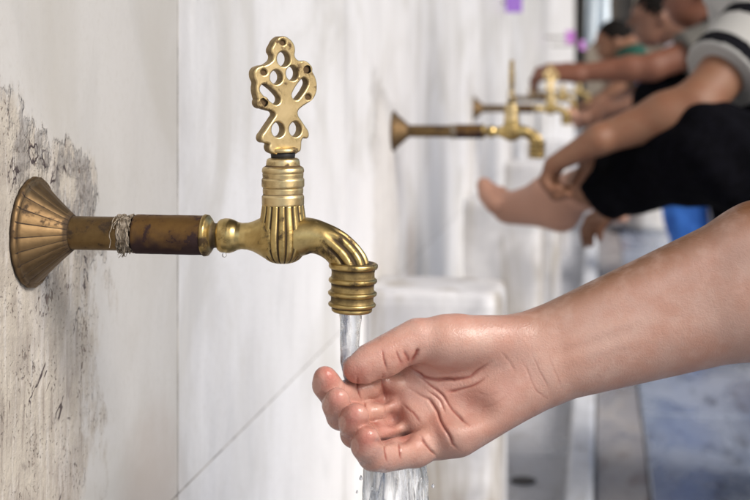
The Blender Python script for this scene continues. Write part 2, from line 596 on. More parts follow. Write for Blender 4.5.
# deep eave over the bathers
r = empty('eave_roof', (0, 4, 2.9), 'dark boarded eave roof over the row of taps', 'roof')
bm = bmesh.new()
y = -2.0
while y < 9.0:
    bm_box(bm, -0.35, 1.55, y - 4 + 0.003, y - 4 + 0.177, 0.0, 0.03, 0.003, 1)
    y += 0.18
from_bm('ceiling_boards', bm, M['roof'], r)
bm = bmesh.new()
bm_box(bm, 1.55, 1.60, -6.0, 5.0, -0.14, 0.08, 0.005)
from_bm('fascia', bm, M['roof'], r)

V, F, D = lathe([(-0.019, 0.0001), (-0.019, 0.022), (-0.0185, 0.026), (-0.021, 0.028)], 'z', 28)
p_ = P(523, 480, 2.99)
tag(mesh_obj('drain_hole', V, F, M['rubber'], None, loc=(p_[0], p_[1], 0.0)), 'small black drain hole in the grey channel below the arm', 'drain')

# marble foot rests under the taps --------------------------------------
ORD = ['under the nearest tap', 'beside the second tap, just behind the wet hand', 'beside the third tap, below the bare foot',
       'beside the fourth tap, third from the wet hand', 'under the farthest tap']


def footrest(i):
    y0 = 2.09 + (i - 1) * TAP_DY
    bm = bmesh.new()
    w, dpt, r_ = 0.203, 0.17, 0.032
    pts = [(0.0, 0.0)]
    for a in np.linspace(-PI / 2, 0, 7):
        pts.append((w - r_ + r_ * math.cos(a), r_ + r_ * math.sin(a)))
    for a in np.linspace(0, PI / 2, 7):
        pts.append((w - r_ + r_ * math.cos(a), dpt - r_ + r_ * math.sin(a)))
    pts.append((0.0, dpt))
    lev = [(-0.022, 0.0), (0.50, 0.0), (0.512, 0.002), (0.518, 0.006), (0.521, 0.013)]
    rows = []
    for z, ins in lev:
        row = []
        for (px, py) in pts:
            cx, cy = 0.09, dpt / 2
            qx = px if px == 0 else max(0, px - ins)
            qy = py + (ins if py < cy else -ins)
            row.append(bm.verts.new((qx + 0.002, qy, z)))
        rows.append(row)
    n = len(pts)
    for A, B in zip(rows[:-1], rows[1:]):
        for j in range(n):
            bm.faces.new((A[j], A[(j + 1) % n], B[(j + 1) % n], B[j]))
    bm.faces.new(rows[-1])
    bm.faces.new(rows[0][::-1])
    o = from_bm('marble_footrest', bm, M['block'], None, False, (0, y0, 0))
    tag(o, 'stained white marble foot rest block ' + ORD[i], 'foot rest', 'marble foot rests along the wall')


for i in range(0, 5):
    footrest(i)


# ------------------------------------------------------------------ brass taps
def px_mm(u, v):
    """tap-local metres (x out of wall, z up) of a picture point in the plane of the first tap"""
    p = on_y(u, v, TAP_Y0)
    return p[0], p[2] - ZP


def X(u):
    return px_mm(u, 232)[0]


MM = 1.0 / 1650.0      # metres per picture pixel near the tap body
BX = X(283)            # body axis


def make_tap():
    root = empty('brass_tap', (0, TAP_Y0, ZP), 'nearest old brass tap, sharp and running over the cupped hand', 'tap',
                 'brass taps along the marble wall')
    # rosette
    xa = X(73)

    def mod(t_, a, r, d):
        k = math.cos(a * 24)
        rr = r * (1 + 0.016 * abs(math.sin(a * 11)) - 0.01) if r > 0.008 else r
        dd = d + (0.75 if abs(math.sin(a * 11)) < 0.13 and r < 0.0335 else 0.0)
        return rr, dd
    R0 = 0.0345
    prof = [(0.0, R0 - 0.001, 1.0), (0.0014, R0, 0.7), (0.0030, R0, 0.4), (0.0042, R0 - 0.0012, 0.3), (0.0045, R0 - 0.0026, 0.7)]
    for i in range(15):
        s = i / 14
        prof.append((0.0045 + (xa - 0.0045) * s, (R0 - 0.003) * (1 - s) + 0.0112 * s - 0.0004 * math.sin(PI * s), 0.2 + 0.4 * (s > 0.9)))
    prof.append((xa + 0.0003, 0.0100, 0.9))
    V, F, D = lathe(prof, 'x', 240, mod)
    mesh_obj('wall_rosette', V, F, M['bronze_flange'], root, attrs={'dirt': D})
    # pipe
    xp0, xp1 = X(70), X(128)
    V, F, D = lathe(resample([(xp0, 0.0104, 0.6), (xp0 + 0.004, 0.0104, 0.1), (xp1, 0.0104, 0.2)], 0.002), 'x', 48)
    pipe = mesh_obj('pipe', [(x - xp0, y, z) for x, y, z in V], F, M['bronze'], root, attrs={'dirt': D}, loc=(xp0, 0, 0))
    # twine wrap: strands wound round the thread with loose ends
    bm = bmesh.new()
    xw = X(128)

    def tube(pts, rad, n=5):
        rows = []
        for i, p in enumerate(pts):
            p = Vector(p)
            d = (Vector(pts[min(i + 1, len(pts) - 1)]) - Vector(pts[max(i - 1, 0)])).normalized()
            s1 = d.orthogonal().normalized()
            s2 = d.cross(s1)
            rows.append([bm.verts.new(p + (s1 * math.cos(2 * PI * j / n) + s2 * math.sin(2 * PI * j / n)) * rad) for j in range(n)])
        for A, B in zip(rows[:-1], rows[1:]):
            for j in range(n):
                bm.faces.new((A[j], A[(j + 1) % n], B[(j + 1) % n], B[j]))
    for s in range(28):
        a0 = random.uniform(0, 2 * PI)
        x0 = xw + random.uniform(-0.0045, 0.0035)
        sl = random.uniform(-0.004, 0.004)
        turn = random.uniform(2.5, 5.5)
        rr = random.uniform(0.0106, 0.0119)
        n = 22
        pts = [(x0 + sl * i / n + 0.0006 * math.sin(i * 1.7 + s), (rr + 0.0004 * math.sin(i * 2.1 + s)) * math.cos(a0 + turn * i / n),
                (rr + 0.0004 * math.sin(i * 2.1 + s)) * math.sin(a0 + turn * i / n)) for i in range(n + 1)]
        tube(pts, random.uniform(0.0002, 0.00042))
    for s in range(16):       # frayed ends hanging below
        a0 = -PI / 2 + random.uniform(-1.0, 0.8)
        x0 = xw + random.uniform(-0.005, 0.003)
        p = Vector((x0, 0.0118 * math.cos(a0), 0.0118 * math.sin(a0)))
        pts = [tuple(p)]
        d = Vector((random.uniform(-0.6, 0.3), random.uniform(-0.5, 0.5), -1)).normalized()
        for i in range(4):
            p = p + d * random.uniform(0.0006, 0.0013)
            d = (d + Vector((random.uniform(-0.4, 0.4), random.uniform(-0.4, 0.4), random.uniform(-0.2, 0.2)))).normalized()
            pts.append(tuple(p))
        tube(pts, 0.0002, 4)
    V, F, D = lathe([(xw - 0.0045, 0.0105), (xw - 0.003, 0.0113), (xw + 0.002, 0.0113), (xw + 0.004, 0.0117)], 'x', 32)
    base = len(bm.verts)
    vs = [bm.verts.new(p) for p in V]
    for f in F:
        bm.faces.new([vs[i] for i in f])
    from_bm('twine_wrap', bm, M['hemp'], root, True)
    # rusty coupling sleeve
    a, b_ = X(135.5), X(205)
    prof = [(a, 0.0104, 0.9), (a, 0.0117, 0.7), (a + 0.0008, 0.0121, 0.5), (b_ - 0.001, 0.0121, 0.45), (b_, 0.0119, 0.5), (b_, 0.008, 1.0)]

    def modr(t_, aa, r, d):
        n_ = mnoise.noise(Vector((t_ * 160, math.cos(aa) * 2, math.sin(aa) * 2)))
        return r * (1 + 0.012 * n_), d + 0.25 * n_ - 0.35 * math.sin(aa) + 0.1  # blotchy tone, darker toward the underside
    V, F, D = lathe(resample(prof, 0.0015), 'x', 64, modr)
    mesh_obj('sleeve', V, F, M['rusty'], root, attrs={'dirt': D})
    # body: inlet with chipped lip, neck, knuckle and arm
    body = []

    def R(px):
        return px * MM
    prof = [(X(203.5), R(17), .9), (X(203.5), R(20.4), .4), (X(205), R(21.4), 0), (X(208), R(20.8), 0), (X(211), R(17), .2), (X(213), R(13.2), .75),
            (X(215), R(12.4), .8), (X(218.5), R(12.4), .7), (X(219), R(15.0), .3), (X(221), R(16.6), .05), (X(225), R(17.6), 0), (X(230), R(17.4), 0),
            (X(234), R(16.0), 0.05), (X(238), R(14.0), 0.25), (X(242), R(13.2), .15), (X(248), R(13.6), 0), (X(254), R(15.4), 0), (X(260), R(18.5), .1),
            (X(266), R(22), .2), (X(274), R(24), .2), (X(283), R(20), .2)]

    def modc(t_, aa, r, d):
        if t_ < X(211):
            n_ = mnoise.noise(Vector((t_ * 90, math.cos(aa) * 3, math.sin(aa) * 3)))
            return r * (1 + 0.03 * n_), d + max(0, n_) * 0.5
        return r, d
    V, F, D = lathe(resample(prof, 0.0008), 'x', 64, modc)
    mesh_obj('inlet_arm', V, F, M['brass'], root, attrs={'dirt': D})

    zb = lambda v_: px_mm(283, v_)[1]
    # fluted barrel
    prof = []
    for v_, w in ((263.5, 3), (263, 8), (261.5, 13), (259, 17), (255, 20.5), (250, 23.2), (244, 25), (238, 25.6), (231, 25.2), (222, 23.6), (214, 22.2), (208, 21.4), (204.8, 21.0), (204.6, 17)):
        prof.append((zb(v_), R(w), 0.12))

    def modf(t_, aa, r, d):
        fl = math.cos(aa * 18)
        lo, hi = zb(263), zb(205)
        amt = 1.0 if r > R(9) else 0.2
        g_ = max(0.0, -fl) ** 1.5
        # the arms join on the two sides: flutes fade there
        side = abs(math.cos(aa))
        z_mid = zb(238)
        fade = 1.0 - (max(0, side - 0.62) / 0.2 if side > 0.62 and abs(t_ - z_mid) < R(17) else 0.0)
        fade = max(0.0, min(1.0, fade))
        return r * (1 - 0.075 * g_ * amt * fade), d + 0.95 * g_ * fade
    V, F, D = lathe(resample(prof, 0.0008), 'z', 168, modf)
    mesh_obj('fluted_barrel', [(x, y, z) for x, y, z in V], F, M['brass'], root, attrs={'dirt': D}, loc=(BX, 0, 0))
    # ringed bonnet
    rows = [(205.5, 17, .9), (205.2, 20.6, .7), (204, 21.2, .1), (196.5, 21.2, 0), (195, 20.4, .5), (194, 19.8, .8), (193, 20.2, .4), (189, 20.3, .15), (187.6, 20.0, .6),
            (187, 20.8, .3), (185.8, 21.4, 0), (179.5, 21.4, 0), (178.3, 20.8, .4), (177.8, 20.2, .7), (177, 20.4, .3), (173.6, 20.6, .1), (173, 20.3, .6), (172, 21.0, .3), (170.5, 21.2, 0),
            (168, 20.6, 0), (166.8, 19.4, .3), (166.0, 17.6, .9), (165.2, 17.0, .8), (164.4, 17.0, .3), (161, 16.6, 0), (159, 15.8, 0), (158, 14, .2), (157.6, 10, .8), (157.5, 2, .9)]
    V, F, D = lathe(resample([(zb(a_), R(b2), c_) for a_, b2, c_ in rows], 0.0006), 'z', 72)
    mesh_obj('bonnet', V, F, M['brass_pale'], root, attrs={'dirt': D}, loc=(BX, 0, 0))
    V, F, D = lathe([(zb(158.5), R(10)), (zb(157.8), R(12)), (zb(152.5), R(12.4)), (zb(151.8), R(11)), (zb(151.8), 0.0001)], 'z', 40)
    mesh_obj('gasket', V, F, M['rubber'], root, loc=(BX, 0, 0))

    # pierced handle plate: front outline read from the photograph in its own plane
    hz = px_mm(283, 151)[1]
    rot = math.radians(-31)
    kx = 1 / 3.85 / math.cos(rot) * MM
    kz = 1 / 3.85 * MM

    def H(zx, zy):
        return ((zx - 169) * kx, (468 - zy) * kz)
    outline = [(118, 466), (110, 452), (112, 436), (100, 428), (84, 424), (80, 412), (92, 392), (108, 368), (124, 345), (134, 326), (128, 312), (108, 304),
               (86, 296), (72, 276), (64, 252), (60, 226), (62, 202), (54, 180), (56, 158), (74, 146), (94, 142), (112, 132), (124, 118), (126, 100), (118, 82), (126, 62), (138, 42), (156, 32),
               (176, 38), (194, 56), (200, 78), (198, 98), (206, 116), (222, 126), (244, 126), (262, 140), (268, 162), (280, 186), (286, 212), (284, 240), (272, 264), (250, 280), (228, 294),
               (212, 312), (212, 332), (224, 352), (240, 376), (254, 402), (252, 414), (236, 414), (226, 428), (224, 448), (220, 466)]
    holes = [('e', 160, 113, 25, 31), ('e', 132, 183, 24, 29), ('e', 194, 168, 24, 30), ('s', 87, 228, 130, 268, 23), ('s', 240, 205, 209, 252, 22),
             ('e', 139, 384, 25, 31), ('e', 206, 384, 24, 31)]
    dimples = [(157, 50, 11), (84, 164, 12), (252, 153, 11), (82, 279, 12), (257, 260, 12)]

    def curve_mesh(loops, depth, bevel):
        cu = bpy.data.curves.new('plate', 'CURVE')
        cu.dimensions = '2D'
        cu.fill_mode = 'BOTH'
        cu.extrude = depth
        cu.bevel_depth = bevel
        cu.bevel_resolution = 3
        for lp in loops:
            sp = cu.splines.new('BEZIER')
            sp.bezier_points.add(len(lp) - 1)
            for bp, q in zip(sp.bezier_points, lp):
                bp.co = (q[0], q[1], 0)
                bp.handle_left_type = bp.handle_right_type = 'AUTO'
            sp.use_cyclic_u = True
            sp.resolution_u = 5
        ob = bpy.data.objects.new('plate', cu)
        COL.objects.link(ob)
        dg = bpy.context.evaluated_depsgraph_get()
        me = bpy.data.meshes.new_from_object(ob.evaluated_get(dg))
        bpy.data.objects.remove(ob)
        return me
    loops = [[H(*p) for p in outline]]

    def ell(cx, cy, rx, ry, n=12):
        rx, ry = rx + 5.5, ry + 4.5
        return [H(cx + rx * math.cos(2 * PI * i / n), cy + ry * math.sin(2 * PI * i / n)) for i in range(n)]

    def slot(x0, y0, x1, y1, r_, n=7):
        a_ = math.atan2(y1 - y0, x1 - x0)
        q = []
        for i in range(n):
            b2 = a_ - PI / 2 + PI * i / (n - 1)
            q.append(H(x1 + r_ * math.cos(b2), y1 + r_ * 1.15 * math.sin(b2)))
        for i in range(n):
            b2 = a_ + PI / 2 + PI * i / (n - 1)
            q.append(H(x0 + r_ * math.cos(b2), y0 + r_ * 1.15 * math.sin(b2)))
        return q
    for h in holes:
        loops.append(ell(*h[1:]) if h[0] == 'e' else slot(*h[1:]))
    for (a_, b2, c_) in dimples:
        loops.append(ell(a_, b2, c_, c_ * 1.08, 10))
    thick = 0.0038
    me = curve_mesh(loops, thick - 0.001, 0.001)
    bm = bmesh.new()
    bm.from_mesh(me)
    # curve lies in XY: turn upright (x, z), thickness along y
    for vv in bm.verts:
        x_, y_, z_ = vv.co
        vv.co = (x_, -z_, y_)
    for (a_, b2, c_) in dimples:
        x_, z_ = H(a_, b2)
        rr = c_ * kx * 1.1
        ring = []
        for yy in (-0.0022, 0.0022):
            ring.append([bm.verts.new((x_ + rr * math.cos(2 * PI * i / 14), yy, z_ + rr * math.sin(2 * PI * i / 14))) for i in range(14)])
        bm.faces.new(ring[0])
        bm.faces.new(ring[1][::-1])
    lay = bm.verts.layers.float.new('dirt')
    fy = thick - 0.0004
    for vv in bm.verts:
        vv[lay] = 0.66 if abs(vv.co.y) < thick - 0.0007 else 0.0
        if abs(abs(vv.co.y) - 0.0022) < 1e-5:
            vv[lay] = 1.3
    # foot of the handle
    V, F, D = lathe([(zb(152.4) - hz, R(11), .6), (zb(152) - hz, R(14.5), .2), (zb(150.5) - hz, R(15.4), 0), (zb(148.5) - hz, R(15), 0), (zb(147) - hz, R(13), .2), (zb(146.5) - hz, R(3), .2)], 'z', 40)
    vs = [bm.verts.new(p) for p in V]
    for vv, d_ in zip(vs, D):
        vv[lay] = d_
    for f in F:
        bm.faces.new([vs[i] for i in f])
    h_ = from_bm('handle', bm, M['brass_pale'], root, True, (BX, 0, hz))
    m_ = h_.modifiers.new('split', 'EDGE_SPLIT')
    m_.split_angle = math.radians(38)
    h_.rotation_euler.z = math.radians(45)

    # spout: swept section with ridges on the outside of the bend
    path = [(296, 237, 20), (304, 236, 19), (312, 236, 17.5), (320, 238, 16.5), (328, 241.5, 16.3), (335, 246, 16.3), (341, 251.5, 16.6), (346, 257.5, 17.2), (349.5, 263.5, 18), (351, 268, 18)]
    pp = [np.array([*px_mm(a_, b2), c_ * MM]) for a_, b2, c_ in path]
    pts = []
    for i in range(len(pp) - 1):
        p0, p1, p2, p3 = pp[max(i - 1, 0)], pp[i], pp[i + 1], pp[min(i + 2, len(pp) - 1)]
        for k in range(6):
            s = k / 6
            pts.append(0.5 * ((2 * p1) + (-p0 + p2) * s + (2 * p0 - 5 * p1 + 4 * p2 - p3) * s * s + (-p0 + 3 * p1 - 3 * p2 + p3) * s ** 3))
    pts.append(pp[-1])
    n = 96
    V, F, D = [], [], []
    for i, q in enumerate(pts):
        d = pts[min(i + 1, len(pts) - 1)] - pts[max(i - 1, 0)]
        d = d[:2] / np.linalg.norm(d[:2])
        nrm = np.array([-d[1], d[0]])        # outward of the bend (up)
        s = i / (len(pts) - 1)
        amt = min(1, max(0, (s - 0.38) / 0.2))
        for j in range(n):
            a_ = 2 * PI * j / n
            out = math.cos(a_)
            front = math.sin(a_)
            ridge = 0.0
            g_ = 0.0
            if out > -0.45:
                ang = math.atan2(front, out)
                ph = math.cos(ang * 9.0)
                win = min(1, max(0, (out + 0.45) / 0.25)) * amt
                g_ = max(0, -ph) ** 0.8 * win
                ridge = -0.13 * g_ + 0.05 * max(0, ph) * win
            rr = q[2] * (1 + ridge)
            V.append((q[0] + nrm[0] * rr * out, -rr * front, q[1] + nrm[1] * rr * out))
            D.append(0.1 + 1.0 * g_)
    for i in range(len(pts) - 1):
        for j in range(n):
            F.append((i * n + j, i * n + (j + 1) % n, (i + 1) * n + (j + 1) % n, (i + 1) * n + j))
    mesh_obj('spout', V, F, M['brass'], root, attrs={'dirt': D})
    # ringed nozzle
    nx, nz = px_mm(352.6, 287)
    rows = []
    v0 = 262.0

    def zz(v_):
        return px_mm(352.6, v_)[1] - nz
    rows = [(263.5, 4, 1), (262.8, 12, 1), (262.6, 19, .8), (262.8, 23.2, .5), (264, 24.6, 0), (266.5, 24.8, 0), (268.2, 24, .3), (269, 22.2, .8), (272.5, 21.6, .62), (277, 21.8, .62), (278, 23.2, .4), (279, 24.3, 0), (281, 24.4, 0), (282.4, 23.4, .4), (283.2, 21.8, .9),
            (287, 21.4, .5), (290.4, 21.8, .6), (291.2, 23.6, .3), (292.2, 24.6, 0), (294.2, 24.4, 0), (295.6, 23, .5), (296.4, 21.6, .7), (299.5, 21.3, .65), (302, 21.8, .6), (302.8, 23.4, .3), (304, 24, 0), (305.6, 23.6, 0), (306.6, 22, .6), (307.4, 20.4, .95),
            (308.2, 20.2, .6), (309, 20.6, .1), (310.8, 20.2, 0), (312, 18.6, .4), (312.2, 14, .9), (309, 12, 1), (300, 11, 1)]
    V, F, D = lathe(resample([(zz(a_), R(b2) * 0.99, c_) for a_, b2, c_ in rows], 0.0006), 'z', 72)
    nzl = mesh_obj('nozzle', V, F, M['brass'], root, attrs={'dirt': D}, loc=(nx, 0, nz))
    nzl.rotation_euler.y = math.radians(2.0)
    return root, pipe


tap0, pipe0 = make_tap()
TAPS = [tap0]
TLAB = ['', 'second brass tap along the wall, running none, its handle turned edge on', 'third brass tap along the wall, its handle gripped by a hand',
        'fourth brass tap along the wall, thin and dark behind the gripped handle', 'farthest brass tap, a small golden blur beyond the forearm']
TLAB[1] = 'second brass tap along the wall with its pierced handle turned edge on'
SHIFT = [0, 0.042, 0.054, 0.045, 0.085]
HROT = [0, 97, 30, 92, 20]
for k in range(1, 5):
    c = tap0.copy()
    COL.objects.link(c)
    c.location = (0, TAP_Y0 + TAP_DY * k, ZP)
    c['label'] = TLAB[k]
    for ch in list(tap0.children):
        d = ch.copy()
        COL.objects.link(d)
        d.parent = c
        nm = ch.name.split('.')[0]
        if nm == 'wall_rosette':
            pass
        elif nm == 'pipe':
            L = X(128) - X(70)
            d.scale.x = (L + SHIFT[k]) / L
        else:
            d.location.x += SHIFT[k]
        if nm == 'handle':
            d.rotation_euler.z = math.radians(HROT[k])
    TAPS.append(c)


# ------------------------------------------------------------------ implicit bodies
class Field:
    def __init__(self, lo, hi, h):
        self.lo = np.array(lo, float)
        self.h = h
        self.n = np.ceil((np.array(hi, float) - self.lo) / h).astype(int) + 1
        self.F = np.full(self.n, 1e3, np.float32)

    def block(self, lo, hi):
        i0 = np.clip(np.floor((np.array(lo) - self.lo) / self.h).astype(int), 0, self.n)
        i1 = np.clip(np.ceil((np.array(hi) - self.lo) / self.h).astype(int) + 1, 0, self.n)
        return tuple(slice(a, b) for a, b in zip(i0, i1)), i0, i1

    def grid(self, i0, i1):
        ax = [(self.lo[d] + self.h * np.arange(i0[d], i1[d])).astype(np.float32) for d in range(3)]
        return ax[0][:, None, None], ax[1][None, :, None], ax[2][None, None, :]

    @staticmethod
    def smin(a, b, k):
        h = np.maximum(k - np.abs(a - b), 0) / k
        return np.minimum(a, b) - h * h * k * 0.25

    @staticmethod
    def smax(a, b, k):
        return -Field.smin(-a, -b, k)

    def cone(self, a, b, k, kfun=None, ra=None, rb=None):
        """round cone a=(x,y,z,r) to b"""
        a, b = np.array(a, float), np.array(b, float)
        m = max(k, 4 * self.h) + max(a[3], b[3])
        sl, i0, i1 = self.block(np.minimum(a[:3], b[:3]) - m, np.maximum(a[:3], b[:3]) + m)
        if min(np.array(i1) - np.array(i0)) <= 0:
            return
        x, y, z = self.grid(i0, i1)
        ba = b[:3] - a[:3]
        px, py, pz = x - a[0], y - a[1], z - a[2]
        t = np.clip((px * ba[0] + py * ba[1] + pz * ba[2]) / max(1e-12, (ba ** 2).sum()), 0, 1)
        d = np.sqrt((px - t * ba[0]) ** 2 + (py - t * ba[1]) ** 2 + (pz - t * ba[2]) ** 2) - (a[3] + (b[3] - a[3]) * t)
        kk = k if kfun is None else np.asarray(kfun(x, y, z), np.float32)
        self.F[sl] = self.smin(self.F[sl], d.astype(np.float32), kk)

    def ell(self, c, r, k, sub=False, rot=None):
        c, r = np.array(c, float), np.array(r, float)
        m = max(r) + max(k, 4 * self.h)
        sl, i0, i1 = self.block(c - m, c + m)
        if min(np.array(i1) - np.array(i0)) <= 0:
            return
        x, y, z = self.grid(i0, i1)
        px, py, pz = x - c[0], y - c[1], z - c[2]
        if rot is not None:
            Rm = np.array(rot)
            px, py, pz = (Rm[0, 0] * px + Rm[0, 1] * py + Rm[0, 2] * pz, Rm[1, 0] * px + Rm[1, 1] * py + Rm[1, 2] * pz, Rm[2, 0] * px + Rm[2, 1] * py + Rm[2, 2] * pz)
        k0 = np.sqrt((px / r[0]) ** 2 + (py / r[1]) ** 2 + (pz / r[2]) ** 2)
        k1 = np.sqrt((px / r[0] ** 2) ** 2 + (py / r[1] ** 2) ** 2 + (pz / r[2] ** 2) ** 2) + 1e-9
        d = (k0 * (k0 - 1) / k1).astype(np.float32)
        if sub:
            self.F[sl] = self.smax(self.F[sl], -d, k)
        else:
            self.F[sl] = self.smin(self.F[sl], d, k)

    def plane(self, p, n):
        """keep the side where (x-p).n < 0"""
        x, y, z = self.grid(np.zeros(3, int), self.n)
        n = np.array(n, float) / np.linalg.norm(n)
        self.F = np.maximum(self.F, ((x - p[0]) * n[0] + (y - p[1]) * n[1] + (z - p[2]) * n[2]).astype(np.float32))

    def mesh(self, smooth=2):
        F = self.F
        s = F < 0
        c = [s[i:F.shape[0] - 1 + i, j:F.shape[1] - 1 + j, k:F.shape[2] - 1 + k] for i in (0, 1) for j in (0, 1) for k in (0, 1)]
        anyc = np.logical_or.reduce(c)
        allc = np.logical_and.reduce(c)
        act = anyc & ~allc
        idx = np.argwhere(act)
        ids = np.full(act.shape, -1, np.int64)
        ids[act] = np.arange(len(idx))
        acc = np.zeros((len(idx), 3))
        cnt = np.zeros(len(idx))
        for ax in range(3):
            o = [d for d in range(3) if d != ax]
            for p_ in (0, 1):
                for q_ in (0, 1):
                    off = np.zeros(3, int)
                    off[o[0]], off[o[1]] = p_, q_
                    A = idx + off
                    B = A.copy()
                    B[:, ax] += 1
                    fa, fb = F[tuple(A.T)], F[tuple(B.T)]
                    m = (fa < 0) != (fb < 0)
                    t_ = fa[m] / (fa[m] - fb[m])
                    pos = (off + np.zeros((m.sum(), 3)))
                    pos[:, ax] += t_
                    acc[m] += pos
                    cnt[m] += 1
        V = (idx + acc / cnt[:, None]) * self.h + self.lo
        quads = []
        for ax in range(3):
            o = [d for d in range(3) if d != ax]
            sl0 = [slice(None)] * 3
            sl1 = [slice(None)] * 3
            sl0[ax] = slice(0, -1)
            sl1[ax] = slice(1, None)
            e = np.argwhere(s[tuple(sl0)] != s[tuple(sl1)])
            e = e[(e[:, o[0]] > 0) & (e[:, o[1]] > 0) & (e[:, o[0]] < F.shape[o[0]] - 1) & (e[:, o[1]] < F.shape[o[1]] - 1)]
            sa = s[tuple(e.T)]
            q = []
            for p_, r_ in ((1, 1), (0, 1), (0, 0), (1, 0)):
                f = e.copy()
                f[:, o[0]] -= p_
                f[:, o[1]] -= r_
                q.append(ids[tuple(f.T)])
            q = np.stack(q, 1)
            flip = ~sa if ax != 1 else sa
            q[flip] = q[flip][:, ::-1]
            quads.append(q)
        Q = np.concatenate(quads)
        Q = Q[(Q >= 0).all(1)]
        V = laplace(V, Q, smooth)
        return V, Q


def laplace(V, Q, it, lam=0.5):
    E = np.concatenate([Q[:, [0, 1]], Q[:, [1, 2]], Q[:, [2, 3]], Q[:, [3, 0]]])
    n = len(V)
    deg = np.bincount(E[:, 0], minlength=n) + np.bincount(E[:, 1], minlength=n)
    deg = np.maximum(deg, 1)
    for _ in range(it):
        S_ = np.stack([np.bincount(E[:, 0], V[E[:, 1], d], n) + np.bincount(E[:, 1], V[E[:, 0], d], n) for d in range(3)], 1)
        V = V + lam * (S_ / deg[:, None] - V)
    return V


def subdivide(V, Q):
    n = len(V)
    E = np.concatenate([Q[:, [0, 1]], Q[:, [1, 2]], Q[:, [2, 3]], Q[:, [3, 0]]])
    E.sort(axis=1)
    key = E[:, 0] * n + E[:, 1]
    uk, inv = np.unique(key, return_inverse=True)
    a, b = uk // n, uk % n
    Em = (V[a] + V[b]) / 2
    Fm = V[Q].mean(1)
    m = len(Q)
    e = inv.reshape(4, m).T + n
    f = np.arange(m) + n + len(uk)
    out = [np.stack([Q[:, i], e[:, i], f, e[:, (i + 3) % 4]], 1) for i in range(4)]
    return np.concatenate([V, Em, Fm]), np.concatenate(out)


def normals(V, Q):
    d1 = V[Q[:, 2]] - V[Q[:, 0]]
    d2 = V[Q[:, 3]] - V[Q[:, 1]]
    fn = np.cross(d1, d2)
    N = np.stack([sum(np.bincount(Q[:, c_], fn[:, d], len(V)) for c_ in range(4)) for d in range(3)], 1)
    return N / (np.linalg.norm(N, axis=1)[:, None] + 1e-12)


def fast_mesh(name, V, Q, mat, parent=None, attrs=None):
    if parent is not None:
        V = np.asarray(V) - np.array(parent.location)[None]
    me = bpy.data.meshes.new(name)
    me.vertices.add(len(V))
    me.vertices.foreach_set('co', np.asarray(V, np.float32).ravel())
    me.loops.add(len(Q) * 4)
    me.loops.foreach_set('vertex_index', np.asarray(Q, np.int32).ravel())
    me.polygons.add(len(Q))
    me.polygons.foreach_set('loop_start', np.arange(0, len(Q) * 4, 4, dtype=np.int32))
    me.polygons.foreach_set('loop_total', np.full(len(Q), 4, np.int32))
    me.update(calc_edges=True)
    me.validate()
    me.polygons.foreach_set('use_smooth', np.ones(len(me.polygons), bool))
    if attrs:
        for k, arr in attrs.items():
            a = me.attributes.new(k, 'FLOAT', 'POINT')
            a.data.foreach_set('value', np.asarray(arr, np.float32))
    me.materials.append(mat)
    o = bpy.data.objects.new(name, me)
    return link(o, parent)


def seg_dist(pu, pv, poly):
    """distance in the picture plane to a polyline, and position along it 0..1"""
    best = np.full(pu.shape, 1e9)
    pos = np.zeros(pu.shape)
    n = len(poly) - 1
    for i in range(n):
        a, b = np.array(poly[i], float), np.array(poly[i + 1], float)
        ab = b - a
        t_ = np.clip(((pu - a[0]) * ab[0] + (pv - a[1]) * ab[1]) / (ab @ ab), 0, 1)
        d = np.hypot(pu - a[0] - t_ * ab[0], pv - a[1] - t_ * ab[1])
        m = d < best
        best = np.where(m, d, best)
        pos = np.where(m, (i + t_) / n, pos)
    return best, pos


# ------------------------------------------------------------------ the near hand
#EXEC_HAND_BEGIN
ZH0 = 0.869
PXM = 0.00061


def hand_to_world(V):
    Z = ZH0 - V[:, 2] * PXM
    a = (V[:, 0] - 375) / FPX * Z
    return CAM[None] + RT[None] * a[:, None] + FW[None] * Z[:, None] + np.stack([0 * Z, 0 * Z, (VH - V[:, 1]) / FPX * Z], 1)


def world_to_hand(p):
    q = np.array(p, float) - CAM
    Z = q @ FW
    return (375 + FPX * (q @ RT) / Z, VH - FPX * q[2] / Z, (ZH0 - Z) / PXM)


ELBOW = hand_to_world(np.array([[952, 205, -4.0]]))[0]
SHOULDER = np.array([0.86, 0.93, 1.06])


